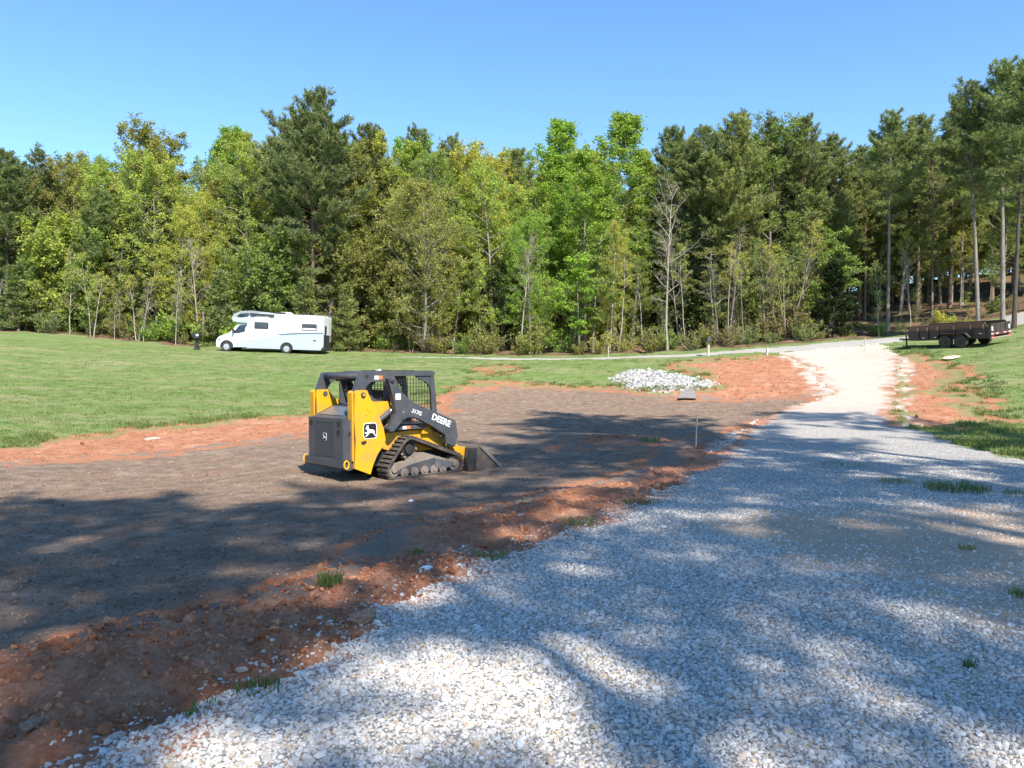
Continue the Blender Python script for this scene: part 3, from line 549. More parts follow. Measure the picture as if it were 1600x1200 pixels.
PROTO = {
    'pine_a': (pine_proto(1, 24, .30, 4.4, .42, 1.2), 24), 'pine_b': (pine_proto(2, 24, .42, 3.9, .4, 1.2), 24), 'pine_c': (pine_proto(3, 24, .36, 3.5, .42, 1.2), 24),
    'pine_open': (pine_proto(9, 25, .58, 3.3, .85, .8, .19), 25), 'pine_big': (pine_proto(4, 24, .22, 6.0, .40, 1.3, .27), 24), 'pine_tall': (pine_proto(5, 26, .50, 4.0, .42, 1.2, .2), 26), 'pine_low': (pine_proto(8, 18, .08, 3.8, .5, 1.1, .15), 18),
    'pine_layer': (pine_proto(6, 20, .28, 3.4, .7, 1.1, .13, flat=True), 20), 'pine_young': (pine_proto(7, 6, .06, 1.8, .26, 1.3, .06, young=True), 6),
    'poplar': (leafy_proto(11, 22, .20, 3.4, 40, .165, 15, .17, .85, sub=7), 22), 'maple': (leafy_proto(12, 18, .12, 4.8, 38, .17, 15, .17, .5, shape='round', sub=7), 18),
    'oak': (leafy_proto(13, 18, .12, 4.8, 36, .15, 10, .17, .55, shape='oval', sub=8, twig=6), 18), 'gum': (leafy_proto(14, 20, .14, 4.2, 38, .17, 14, .15, .6, shape='cone', sub=7), 20),
    'bud': (leafy_proto(15, 14, .08, 4.8, 44, .13, 9, .13, .5, shape='oval', sub=9, twig=7), 14),
    'dogwood': (leafy_proto(16, 8, .2, 2.6, 16, .15, 11, .07, .2, shape='layer', sub=7), 8), 'dogwood_b': (leafy_proto(17, 9, .25, 2.4, 16, .13, 8, .07, .2, shape='layer', sub=7), 9),
    'bare': (leafy_proto(18, 12, .3, 2.4, 20, .09, .45, .075, .9, shape='oval', sub=6, twig=5), 12), 'bare_b': (leafy_proto(19, 11, .22, 2.0, 18, .10, 1.3, .06, .8, shape='cone', sub=6, twig=5), 11),
    'sapling': (leafy_proto(20, 7, .2, 1.3, 16, .11, 4, .035, .6, shape='oval', sub=5, twig=4), 7), 'twin': (leafy_proto(21, 10, .3, 1.9, 20, .12, 4, .06, .7, stems=2, sub=6), 10),
    'pole': (leafy_proto(22, 13, .55, 1.5, 14, .12, 5, .06, .6, shape='oval', sub=5, twig=4), 13),
    'thicket': (leafy_proto(23, 8, .04, 3.2, 34, .22, 12, .07, .45, shape='round', sub=6, twig=5), 8), 'thicket_b': (leafy_proto(24, 8, .04, 2.8, 30, .17, 8, .07, .5, shape='oval', sub=6, twig=5), 8),
    'shrub_a': (shrub_proto(31), 2), 'shrub_b': (shrub_proto(32, 2, 1.5, 16, .09, 7), 2), 'shrub_c': (shrub_proto(33, 2, .9, 12, .14, 12), 2),
}
PINEC = [(.205, .25, .098), (.225, .27, .105), (.19, .24, .10), (.245, .275, .098)]
GRN = {'bright': (.29, .43, .075), 'spring': (.38, .46, .10), 'yel': (.45, .45, .095), 'olive': (.27, .275, .08), 'mid': (.24, .325, .085), 'dark': (.13, .165, .06), 'tan': (.29, .24, .11)}
BK = {'pine': (.21, .155, .12), 'grey': (.235, .205, .175), 'pale': (.34, .30, .25), 'dark': (.10, .08, .065)}
rt = np.random.default_rng(5)
HUE = {'bright': 'bright green', 'spring': 'pale spring-green', 'yel': 'yellow-green', 'olive': 'olive', 'mid': 'mid-green', 'dark': 'dark green', 'tan': 'brownish'}
def tz(x, y): return float(base_z([x], [y])[0])
NAMES = {'pine': 'pine_tree', 'shrub': 'shrub'}
def tree(kind, x, y, h, col, bark, label, cat='tree', group=None, w=None, rz=None, z=None, name=None):
    (tm, cm), H = PROTO[kind]
    nm = name or ('pine_tree' if kind.startswith('pine') else 'shrub' if kind.startswith('shrub') else 'sapling' if kind in ('sapling', 'bare', 'bare_b', 'pole', 'twin') else 'broadleaf_tree')
    e = empty(nm, (x, y, (tz(x, y) if z is None else z) - .1)); s = h / H; e.scale = ((w or s), (w or s), s); e.rotation_euler = (rt.normal(0, .012), rt.normal(0, .012), rt.uniform(0, 6.28) if rz is None else rz)
    a = link(tm.name.split('.')[0], tm, e); b = link(cm.name.split('.')[0], cm, e)
    v = rt.uniform(.88, 1.12); a.color = (*BK[bark], 1); c = GRN[col] if isinstance(col, str) else col
    b.color = (c[0] * v * rt.uniform(.95, 1.05), c[1] * v, c[2] * v, 1)
    return tag(e, label, cat, group)
FPX, CH, HV = 1186.0, 1.65, 585.0
def top_h(vtop, x, y): return CH + (HV - vtop) / FPX * y - tz(x, y)
def T(kind, u, D, vtop, col, bark, label, **k):
    x = (u - 800) / FPX * D; h = max(1.0, top_h(vtop, x, D)); (_, H) = PROTO[kind]
    wf = k.pop('wf', 1.0); return tree(kind, x, D, h, col, bark, label, w=h / H * wf, **k)
P0, P1, P2, P3 = PINEC
# trees one can pick out along the edge of the wood, left to right
T('pine_a', 12, 66, 240, P0, 'pine', 'dark pine at the far left end of the wood', wf=1.1)
T('pine_c', 62, 70, 236, P2, 'pine', 'thin-topped pine second from the left end of the skyline')
T('maple', 120, 70, 262, 'olive', 'grey', 'pale olive tree between the leftmost pines and the yellow-olive crown')
T('pine_a', 165, 66, 300, P1, 'pine', 'mid-height pine in front of the yellow-olive crown, left of the motorhome', wf=1.15)
T('maple', 232, 70, 212, (.31, .315, .065), 'grey', 'large yellow-olive tree crown highest on the left of the wood', wf=1.05)
T('oak', 285, 64, 330, 'yel', 'grey', 'yellow-green tree standing above the front of the motorhome')
T('gum', 362, 78, 188, 'bright', 'grey', 'bright green crown peeking over the trees left of the big pine', wf=1.25)
T('oak', 385, 66, 225, 'spring', 'grey', 'pale spring-green tree just left of the big dark pine', wf=1.0)
T('pine_big', 487, 64, 152, P2, 'pine', 'biggest dark pine with a broad crown above the rear of the motorhome', wf=.95)
T('pine_a', 580, 70, 200, P0, 'pine', 'dark pine just right of the biggest pine')
T('pine_b', 645, 76, 203, P2, 'pine', 'pine on the skyline above the loader cab')
T('pine_c', 700, 80, 214, P0, 'pine', 'pine on the skyline right of the loader cab')
T('bud', 662, 61, 292, (.34, .33, .095), 'grey', 'wide olive-brown budding tree with bare twigs behind the loader', wf=1.05)
T('oak', 770, 64, 268, 'spring', 'grey', 'green tree with thin foliage right of the olive-brown budding tree')
T('pine_c', 740, 84, 238, P1, 'pine', 'small pine top on the low part of the skyline')
T('pine_b', 806, 86, 236, P3, 'pine', 'rightmost small pine top on the low part of the skyline')
T('poplar', 868, 70, 192, 'bright', 'grey', 'slender bright green tree rising left of the tallest light green one', wf=1.3)
T('poplar', 962, 69, 180, (.33, .46, .10), 'pale', 'tallest light green tree in the middle of the wood', wf=1.5)
T('gum', 915, 65, 248, 'bright', 'grey', 'bright green tree below the two slender light green tops', wf=1.15)
T('poplar', 1000, 72, 238, 'spring', 'pale', 'light green tree right of the tallest light green one')
T('maple', 830, 61, 345, 'bright', 'grey', 'vivid green tree with layered branches in the middle of the wood', wf=.95)
T('dogwood', 905, 58.5, 400, (.28, .42, .06), 'grey', 'low vivid green tree with flat sprays above the road')
T('oak', 952, 60.5, 352, 'yel', 'pale', 'yellow-green tree with pale thin trunk left of the white stone pile', wf=.75)
T('pole', 966, 58.5, 385, 'yel', 'pale', 'slim pale-stemmed tree at the road left of the white stone pile', wf=1.2)
T('pole', 1006, 60, 400, 'spring', 'pale', 'slim pale-stemmed tree at the road above the white stone pile', wf=1.1)
T('bare', 1043, 58, 290, 'olive', 'pale', 'tall nearly leafless pale tree above the red bank', wf=1.05)
T('pine_a', 1050, 72, 203, P0, 'pine', 'leftmost pine of the tall stand on the right', wf=.9)
T('pine_b', 1100, 66, 205, P1, 'pine', 'second pine from the left in the right-hand stand, dark trunk showing')
T('pine_a', 1145, 63, 183, P3, 'pine', 'broad pine with pale trunk base near the road bend')
T('pine_c', 1196, 68, 190, P2, 'pine', 'narrow pine in the middle of the right-hand stand')
T('pine_b', 1252, 66, 186, P0, 'pine', 'pine topping the skyline above the upper drive')
T('pine_a', 1296, 72, 218, P1, 'pine', 'lower pine left of the notch in the right-hand skyline')
T('pine_layer', 1275, 62, 330, P3, 'pine', 'pine with flat layered sprays above the upper drive')
T('pine_tall', 1386, 61, 178, P1, 'grey', 'straight pine with pale pinkish trunk left of the trailer')
T('pine_a', 1432, 70, 186, P0, 'pine', 'pine behind the trailer, left of the tall trunks')
T('pine_layer', 1455, 66, 230, P3, 'pine', 'pine with layered lit branches behind the trailer')
T('pine_b', 1482, 72, 178, P2, 'pine', 'dark pine between the pale trunk and the tall right pines')
T('pine_tall', 1528, 55.5, 128, P2, 'grey', 'tall pine with long bare grey trunk behind the trailer bed')
T('pine_tall', 1566, 54, 98, P0, 'grey', 'tallest pine of all, at the right behind the trailer tailgate', wf=1.0)
T('pine_tall', 1583, 50, 118, P0, 'dark', 'dark-trunked pine standing right beside the trailer tailgate')
T('pine_a', 1612, 58, 100, P1, 'pine', 'tall pine cut off by the right edge of the picture')
T('pine_a', 1340, 74, 236, P2, 'pine', 'shorter pine in the notch of the right-hand skyline')
T('pine_young', 1300, 59, 415, (.035, .055, .02), 'dark', 'dark dense evergreen at the inner bend of the road', wf=1.3)
T('pine_young', 345, 62, 430, P1, 'pine', 'young bushy pine behind the cab of the motorhome', wf=1.2)
T('pine_young', 545, 60.5, 450, P3, 'pine', 'young pine just right of the motorhome', wf=1.1)
T('pine_young', 30, 63, 420, P0, 'pine', 'young dark pine at the lower left end of the wood', wf=1.5)
T('pine_young', 480, 61.5, 440, P3, 'pine', 'young pine directly behind the motorhome roof', wf=1.2)
# pale saplings along the left edge
for u, D, vt, kd, lb in ((110, 63.5, 385, 'bare_b', 'pale leafless sapling leftmost along the lawn edge'), (145, 62.5, 400, 'twin', 'twin-stemmed pale sapling near the left end of the lawn'), (215, 62, 405, 'twin', 'pale forked sapling midway between the left edge and the motorhome'), (225, 61.8, 440, 'bare', 'thin grey sapling with few leaves left of the motorhome'), (275, 61, 420, 'bare_b', 'slim pale sapling a little left of the black letterbox'), (308, 62, 370, 'bare', 'tall thin sapling rising above the black letterbox'), (60, 64, 440, 'sapling', 'small leafy sapling at the far left of the lawn edge'), (180, 62, 450, 'sapling', 'short leafy sapling right of the twin-stemmed one')):
    T(kd, u, D, vt, 'yel' if kd != 'sapling' else 'olive', 'pale', lb)
# thin trunks between road and right-hand stand
for i, (u, D, vt, kd) in enumerate(((1072, 59, 380, 'pole'), (1122, 57.5, 400, 'bare'), (1135, 57.3, 380, 'pole'), (1163, 58.5, 395, 'pole'), (1186, 60, 370, 'pole'), (1210, 59, 390, 'bare_b'), (1228, 58.5, 400, 'pole'), (1243, 60, 380, 'pole'), (1262, 61, 400, 'bare'), (1330, 64, 420, 'bare_b'), (1370, 60, 410, 'sapling'), (1405, 62, 360, 'pole'), (1421, 60, 390, 'bare'), (1470, 66, 380, 'pole'), (1500, 68, 360, 'pole'), (1512, 64, 400, 'bare_b'), (1545, 70, 380, 'pole'))):
    side = 'above the red bank' if u < 1180 else 'above the upper drive' if u < 1345 else 'up the slope behind the trailer'
    T(kd, u, D, vt, ['spring', 'mid', 'yel'][i % 3], ['pale', 'grey'][i % 2], 'thin pole-like young tree ' + side, group='thin young trees ' + side)
# understorey and shrubs on the wood's edge
def seg(u): return 'left of the motorhome' if u < 330 else 'behind the motorhome' if u < 520 else 'behind the loader' if u < 780 else 'left of the white stones' if u < 1010 else 'above the red bank' if u < 1260 else 'on the slope behind the trailer'
def edge_y(u):
    for D in np.arange(50, 70, .5):
        if sdf(FOREST, np.array([(u - 800) / FPX * D]), np.array([D]))[0] > 0.4: return D
    return 62
for i in range(74):
    u = -60 + 1700 * (i + rt.random()) / 74; D = edge_y(u) + rt.uniform(.2, 3.5); x = (u - 800) / FPX * D
    if 325 < u < 520 and D < 60.5: D += 2
    kd = ['shrub_a', 'shrub_b', 'shrub_c', 'shrub_b'][i % 4]; h = rt.uniform(1.1, 3.0) * (1 if u < 1260 else .55); c = ['mid', 'bright', 'olive', 'olive', 'mid', 'yel', 'tan'][int(rt.integers(7))]
    tree(kd, x, D, h, c, 'grey', 'low %s shrub at the edge of the wood %s' % (HUE[c], seg(u)), 'shrub', HUE[c] + ' shrubs ' + seg(u))
for i in range(46):
    u = -60 + 1700 * (i + rt.random()) / 46; D = edge_y(u) + rt.uniform(1.5, 7); x = (u - 800) / FPX * D
    kd = ['dogwood_b', 'sapling', 'bare_b', 'dogwood', 'twin', 'bare'][int(rt.integers(6))]
    if u > 1310 and i % 2: continue
    h = rt.uniform(4, 9.5) if u < 1300 else rt.uniform(2, 5)
    c = ['mid', 'spring', 'olive', 'yel', 'mid'][int(rt.integers(5))]; q = ('nearly bare' if kd.startswith('bare') else HUE[c])
    tree(kd, x, D, h, c, 'pale' if i % 2 else 'grey', 'slender %s understorey tree in the wood %s' % (q, seg(u)), 'tree', q + ' understorey trees ' + seg(u), name='understorey_tree')
# deeper rows that close the wood
SKY = [(-150, 250), (0, 242), (100, 252), (150, 240), (230, 218), (300, 245), (340, 200), (400, 205), (440, 170), (520, 185), (560, 205), (650, 208), (720, 232), (820, 242), (860, 230), (950, 215), (1010, 250), (1050, 208), (1140, 190), (1250, 194), (1300, 226), (1330, 244), (1370, 190), (1440, 192), (1490, 175), (1530, 130), (1600, 112), (1750, 120)]
SU, SV = [q[0] for q in SKY], [q[1] for q in SKY]
def deep(n, D0, D1, lo, hi, pine_share, kinds, hmin=8, word='deep in the wood'):
    for i in range(n):
        u = -150 + 1900 * (i + .8 * rt.random()) / n; D = rt.uniform(D0, D1); x = (u - 800) / FPX * D
        vt = np.interp(u, SU, SV) + rt.uniform(lo, hi); h = np.clip(top_h(vt, x, D), hmin, 30); right = u > 1020
        if right: ps = max(pine_share, .8) if pine_share > 0 else 0
        else: ps = pine_share * (.4 if 590 < u else 1)
        if rt.random() < ps: kd = ['pine_a', 'pine_b', 'pine_c', 'pine_b' if right else 'pine_low'][int(rt.integers(4))]; c = PINEC[int(rt.integers(4))]; bk = 'pine'
        else: kd = kinds[int(rt.integers(len(kinds)))]; c = (['spring', 'bright', 'yel', 'mid', 'spring'] if u > 560 else ['mid', 'spring', 'olive', 'yel', 'spring'])[int(rt.integers(5))] if not right else ['mid', 'mid', 'olive'][int(rt.integers(3))]; bk = 'grey'
        k2 = 'pine' if kd.startswith('pine') else 'broadleaf tree'
        hw = (HUE[c] + ' ') if isinstance(c, str) else ''
        tree(kd, x, D, h, c, bk, '%s%s %s %s' % (hw, k2, word, seg(u)), 'tree', '%s%ss %s %s' % (hw, k2, word, seg(u)))
deep(90, 65, 78, 15, 110, .5, ['maple', 'oak', 'gum', 'poplar'], word='in the second row of the wood')
deep(100, 78, 104, 10, 90, .55, ['maple', 'oak', 'gum', 'poplar'])
for n, D0, D1, h0, h1, u0, u1 in ((70, 63, 74, 4, 9, -150, 1750), (70, 76, 106, 8, 13, -150, 1750), (36, 82, 112, 8, 13, 1270, 1750)):
    for i in range(n):
        u = u0 + (u1 - u0) * (i + .9 * rt.random()) / n; D = rt.uniform(D0, D1); x = (u - 800) / FPX * D
        if u > 1310 and D < 78: continue
        kd = ['thicket', 'thicket_b', 'thicket', 'pine_low'][int(rt.integers(4))]; h = rt.uniform(h0, h1) * (1 if u < 1250 or D > 76 else .6); c = ['mid', 'mid', 'olive', 'spring', 'dark'][int(rt.integers(5))]
        what = 'dense low %s %s' % (HUE[c], 'pine' if kd == 'pine_low' else 'tree'); where = ('between the front trunks ' if D0 < 70 else 'deep among the trunks ') + seg(u)
        tree(kd, x, D, h, c, 'grey', what + ' ' + where, 'tree', what + 's ' + where, name='thicket_tree')
# pines behind the photographer that shade the foreground
for i, (x, y, h, kd) in enumerate(SHADE):
    tree(kd, x, y, h, PINEC[i % 4], 'pine', 'tall pine behind the photographer shading the drive', 'tree', 'pines behind the photographer')

# ------------------------------------------------------------------ machine materials
YEL = paint('yellow_paint', (.72, .35, .008), .38, 0, (.40, .23, .07), .75, 3)
GRY = paint('dark_grey_paint', (.052, .058, .07), .42, 0, (.13, .105, .085), .5, 4)
BLK = paint('black_parts', (.018, .018, .02), .55, 0, (.09, .07, .055), .5, 5)
RUB = paint('dusty_rubber', (.055, .05, .046), .85, 0, (.20, .155, .12), .75, 7, .2, .3)
DUST = paint('dusty_steel', (.22, .18, .15), .8, .1, (.33, .26, .205), .7, 6, .3, .3)
STEEL = paint('worn_steel', (.33, .31, .28), .45, .6, (.24, .18, .13), .7, 8)
CHROME = paint('cylinder_rod', (.55, .55, .56), .2, .9)
WHT = paint('white_decal', (.78, .78, .77), .45, 0, (.6, .58, .55), .3)
DBLK = paint('black_decal', (.012, .012, .013), .4)
ORG = paint('orange_decal', (.75, .20, .05), .45)
RED = paint('red_lens', (.55, .03, .02), .25)
m = bpy.data.materials.new('perforated_screen'); nt, b = nodes(m); co = objco(nt)
mp = mk(nt, 'ShaderNodeMapping'); mp.inputs['Scale'].default_value = (1, 1, 1.0); L(nt, co, mp.inputs[0])
vz = mk(nt, 'ShaderNodeTexVoronoi'); vz.inputs['Scale'].default_value = 34; vz.inputs['Randomness'].default_value = .12; L(nt, mp.outputs[0], vz.inputs['Vector'])
L(nt, ramp(nt, vz.outputs['Distance'], [(.30, (.005, .005, .006)), (.42, (.06, .066, .078))]), b.inputs['Base Color']); b.inputs['Roughness'].default_value = .5; SCREEN = m

def text_part(name, s, size, m, parent, loc, rot, extrude=.003, shear=0, bold=.0):
    cu = bpy.data.curves.new(name, 'FONT'); cu.body = s; cu.size = size; cu.extrude = extrude; cu.align_x = 'CENTER'; cu.align_y = 'CENTER'; cu.shear = shear; cu.offset = bold; cu.resolution_u = 3
    to = bpy.data.objects.new(name, cu); COL.objects.link(to); bpy.context.view_layer.update()
    me = bpy.data.meshes.new_from_object(to.evaluated_get(bpy.context.evaluated_depsgraph_get())); bpy.data.objects.remove(to); me.name = name
    me.materials.clear(); me.materials.append(m)
    o = link(name, me, parent); o.location = loc; o.rotation_euler = rot; return o
def rounded(x0, x1, z0, z1, r, n=4):
    P = []
    for cx, cz, a0 in ((x1 - r, z1 - r, 0), (x0 + r, z1 - r, 90), (x0 + r, z0 + r, 180), (x1 - r, z0 + r, 270)):
        for k in range(n + 1): a = R(a0 + 90 * k / n); P.append((cx + r * math.cos(a), cz + r * math.sin(a)))
    return P
DEER = [(.10, .70), (.19, .80), (.22, .93), (.28, .86), (.36, .95), (.33, .82), (.37, .74), (.43, .62), (.60, .61), (.77, .57), (.87, .49), (.85, .36), (.92, .22), (.98, .12), (.90, .13), (.79, .29), (.68, .36), (.52, .38), (.41, .33), (.29, .19), (.12, .10), (.10, .16), (.24, .27), (.30, .38), (.16, .33), (.05, .39), (.08, .45), (.20, .42), (.29, .50), (.27, .65), (.19, .69)]
def poly_face(bm, pts3):
    f = bm.faces.new([bm.verts.new(p) for p in pts3]); bmesh.ops.triangulate(bm, faces=[f]); return f

# ------------------------------------------------------------------ compact track loader
def build_loader():
    t = empty('track_loader')
    tag(t, 'yellow and dark grey compact track loader parked on the topsoil pad', 'loader')
    for s in (-1, 1):                                  # s=-1 is the machine's right side, facing the camera
        Y = lambda a: s * a
        tw = part('tower', YEL, t, lambda bm: (prism(bm, [(-1.34, 1.60), (-1.30, 1.645), (-1.10, 1.645), (-1.02, 1.48), (-.90, 1.29), (-.765, .97), (-.72, .75), (-.79, .63), (-.9, .49), (-.99, .31), (-1.04, .16), (-1.36, .29), (-1.33, .76), (-1.36, 1.14)], Y(.70), Y(.76)),), .012)
        part('rear_flange', YEL, tw, lambda bm: prism(bm, [(-1.395, .42), (-1.365, .42), (-1.365, 1.635), (-1.395, 1.60)], Y(.60), Y(.745)), .008)
        part('inner_plate', YEL, tw, lambda bm: prism(bm, [(-1.36, 1.60), (-1.32, 1.64), (-1.12, 1.64), (-.98, 1.47), (-.84, 1.43), (-.53, 1.43), (-.53, 1.20), (-.78, 1.05), (-1.33, .6)], Y(.555), Y(.60)), .01)
        part('pivot_pin', GRY, tw, lambda bm: cyl_y(bm, -1.18, 1.565, .045, Y(.54), Y(.785), 16), .004)
        part('pin_bolt', YEL, tw, lambda bm: cyl_y(bm, -1.18, 1.565, .022, Y(.785), Y(.80), 8))
        part('grab_slot', BLK, tw, lambda bm: prism(bm, [(-1.23, .745), (-1.13, .765), (-1.12, .72), (-1.17, .69), (-1.22, .705)], Y(.7605), Y(.766)))
        for q in ((-1.12, 1.20), (-1.05, 1.26), (-1.10, 1.30)): part('bolt_hole', BLK, tw, lambda bm: cyl_y(bm, q[0], q[1], .009, Y(.7605), Y(.763), 8))
        # round-cornered emblem plate
        em = part('emblem', WHT, tw, lambda bm: prism(bm, rounded(-1.185, -.905, .79, 1.07, .06), Y(.7605), Y(.764)))
        part('emblem_field', DBLK, em, lambda bm: prism(bm, rounded(-1.172, -.918, .803, 1.057, .05), Y(.7645), Y(.767)))
        fx = (lambda u: -1.17 + .25 * u) if s < 0 else (lambda u: -.92 - .25 * u)
        part('leaping_deer', WHT, em, lambda bm: poly_face(bm, [(fx(u), Y(.7685), .80 + .25 * v) for u, v in DEER]))
        # lift arm: upper link, boom, knee
        ul = part('upper_link', GRY, t, lambda bm: prism(bm, [(-1.32, 1.62), (-1.19, 1.945), (-1.15, 1.965), (-.66, 1.965), (-.60, 1.87), (-.65, 1.785), (-.97, 1.79), (-1.06, 1.72), (-1.13, 1.60)], Y(.61), Y(.70)), .012)
        part('link_hole', BLK, ul, lambda bm: cyl_y(bm, -1.06, 1.885, .035, Y(.7005), Y(.705), 14))
        part('warning_decal', WHT, ul, lambda bm: box(bm, -.905, -.82, Y(.7005), Y(.703), 1.83, 1.895)); part('warning_decal', ORG, ul, lambda bm: box(bm, -.819, -.74, Y(.7005), Y(.703), 1.83, 1.895))
        arm = part('lift_arm', GRY, t, lambda bm: prism(bm, [(-.685, 1.84), (-.65, 1.89), (-.55, 1.89), (-.51, 1.80), (-.50, 1.72), (-.36, 1.57), (-.18, 1.42), (.08, 1.31), (.38, 1.20), (.80, 1.04), (.85, 1.0), (.905, .71), (.83, .52), (.62, .60), (.60, .76), (.30, .94), (-.03, 1.095), (-.15, 1.135), (-.27, 1.13), (-.38, 1.08), (-.45, 1.01), (-.58, .885), (-.66, .885), (-.685, .94), (-.62, 1.05), (-.53, 1.21), (-.545, 1.38)], Y(.69), Y(.80)), .012)
        part('arm_pin', GRY, arm, lambda bm: cyl_y(bm, -.605, 1.83, .05, Y(.60), Y(.825), 16), .004)
        part('pin_core', BLK, arm, lambda bm: cyl_y(bm, -.595, 1.80, .026, Y(.8255), Y(.829), 12))
        part('link_pin', GRY, arm, lambda bm: cyl_y(bm, -.63, .935, .042, Y(.62), Y(.82), 16), .004)
        part('step_notch', STEEL, arm, lambda bm: prism(bm, [(-.41, 1.255), (-.33, 1.25), (-.35, 1.205), (-.37, 1.225)], Y(.8005), Y(.804)))
        part('white_sticker', WHT, arm, lambda bm: box(bm, -.53, -.42, Y(.8005), Y(.803), 1.46, 1.57))
        rz = 0 if s < 0 else math.pi
        text_part('model_number', '317G', .105, WHT, arm, (-.07, Y(.802), 1.215), (R(90), R(19) * (1 if s < 0 else -1), rz), shear=.15, bold=.0015)
        text_part('lettering', 'DEERE', .165, WHT, arm, (.50, Y(.802), 1.035), (R(90), R(22) * (1 if s < 0 else -1), rz), bold=.004)
        part('control_link', GRY, t, lambda bm: prism(bm, [(-.62, .90), (.20, .905), (.24, .94), (.20, .975), (-.62, .965)], Y(.64), Y(.685)), .008)
        part('link_decal', WHT, t, lambda bm: box(bm, -.30, -.22, Y(.6855), Y(.688), .91, .965)); part('link_decal', ORG, t, lambda bm: box(bm, -.219, -.13, Y(.6855), Y(.688), .91, .965))
        part('link_bracket', YEL, t, lambda bm: prism(bm, [(.16, .80), (.40, .80), (.37, .88), (.30, .99), (.18, .99)], Y(.57), Y(.66)), .01)
        cy = part('lift_cylinder', GRY, t, lambda bm: tube(bm, [(-.95, Y(.65), .98), (-.55, Y(.65), 1.25)], .05, 12)); part('cylinder_rod', CHROME, cy, lambda bm: tube(bm, [(-.55, Y(.65), 1.25), (-.46, Y(.65), 1.31)], .026, 10))
        tc = part('tilt_cylinder', GRY, t, lambda bm: tube(bm, [(.35, Y(.40), 1.05), (.80, Y(.40), .75)], .04, 10)); part('cylinder_rod', CHROME, tc, lambda bm: tube(bm, [(.80, Y(.40), .75), (1.02, Y(.40), .45)], .022, 8))
        part('fender', YEL, t, lambda bm: prism(bm, [(-.74, .60), (-.66, .84), (-.30, .86), (.42, .88), (.70, .69), (.72, .50), (-.3, .45)], Y(.50), Y(.58)), .012)
        # track: belt round sprocket and two idlers, with lugs
        circ = [(-.22, .545, .245), (.82, .205, .205), (-.555, .20, .20)]
        pts = [(cx + r_ * math.cos(a), cz + r_ * math.sin(a)) for cx, cz, r_ in circ for a in np.linspace(0, 2 * math.pi, 72, endpoint=False)]
        pts = sorted(set(pts)); lo, hi = [], []
        cr_ = lambda o, a, c: (a[0] - o[0]) * (c[1] - o[1]) - (a[1] - o[1]) * (c[0] - o[0])
        for p in pts:
            while len(lo) >= 2 and cr_(lo[-2], lo[-1], p) <= 0: lo.pop()
            lo.append(p)
        for p in pts[::-1]:
            while len(hi) >= 2 and cr_(hi[-2], hi[-1], p) <= 0: hi.pop()
            hi.append(p)
        H_ = np.array(lo[:-1] + hi[:-1]); sg = np.linalg.norm(np.roll(H_, -1, 0) - H_, axis=1); cum = np.concatenate([[0], np.cumsum(sg)])
        HH = np.vstack([H_, H_[:1]]); N = 96; q = np.linspace(0, cum[-1], N, endpoint=False)
        PX, PZ = np.interp(q, cum, HH[:, 0]), np.interp(q, cum, HH[:, 1]); tx = np.roll(PX, -1) - np.roll(PX, 1); tz = np.roll(PZ, -1) - np.roll(PZ, 1); ll = np.hypot(tx, tz); nx, nz = tz / ll, -tx / ll
        def belt(bm):
            ring = [[bm.verts.new((PX[i] - nx[i] * d, Y(yy), PZ[i] - nz[i] * d)) for i in range(N)] for d, yy in ((.022, .52), (.022, .84), (.065, .84), (.065, .52))]
            for a in range(4):
                A, B = ring[a], ring[(a + 1) % 4]
                for i in range(N): bm.faces.new((A[i], A[(i + 1) % N], B[(i + 1) % N], B[i]))
        tk = part('track', RUB, t, belt, smooth=False)
        lug = bm_mesh('lug', (lambda bm: (box(bm, -.024, .024, -.155, .155, -.012, .028), bm)[1])(bmesh.new()), RUB, .007)
        for i in range(0, N, 2):
            o = link('lug', lug, tk); o.location = (PX[i] - nx[i] * .022, Y(.68), PZ[i] - nz[i] * .022); o.rotation_euler = (0, math.atan2(nx[i], nz[i]), 0)
        uf = part('track_frame', DUST, t, lambda bm: prism(bm, [(-.60, .16), (-.58, .26), (-.30, .33), (-.12, .46), (.12, .46), (.78, .26), (.84, .19), (.78, .12), (.30, .10), (-.5, .10)], Y(.56), Y(.76)), .015)
        part('frame_cover', GRY, uf, lambda bm: prism(bm, [(-.54, .15), (-.20, .26), (.34, .34), (.76, .23), (.76, .13), (.30, .115), (-.5, .115)], Y(.7605), Y(.775)), .006)
        part('tension_plate', paint('scuffed_grey', (.10, .105, .115), .5, .2, (.25, .22, .19), .8, 9), uf, lambda bm: prism(bm, [(.36, .33), (.74, .235), (.77, .18), (.74, .14), (.36, .14)], Y(.7755), Y(.786)), .005)
        sp = part('sprocket', BLK, t, lambda bm: (cyl_y(bm, -.22, .545, .15, Y(.58), Y(.74), 20), cyl_y(bm, -.22, .545, .09, Y(.74), Y(.79), 16)), .006)
        for k in range(12):
            a = k * math.pi / 6; part('tooth', DUST, sp, lambda bm: cyl_y(bm, -.22 + .165 * math.cos(a), .545 + .165 * math.sin(a), .022, Y(.60), Y(.76), 8))
        for cx, cz, r_ in ((.82, .205, .135), (-.555, .20, .13)):
            part('idler', DUST, t, lambda bm: (cyl_y(bm, cx, cz, r_, Y(.60), Y(.66), 24), cyl_y(bm, cx, cz, r_, Y(.71), Y(.77), 24), cyl_y(bm, cx, cz, .06, Y(.6), Y(.8), 12)), .006)
        for cx in (-.33, -.11, .12, .34, .55): part('roller', DUST, t, lambda bm: (cyl_y(bm, cx, .125, .085, Y(.58), Y(.65), 18), cyl_y(bm, cx, .125, .085, Y(.71), Y(.785), 18), cyl_y(bm, cx, .125, .035, Y(.56), Y(.80), 10)), .005)
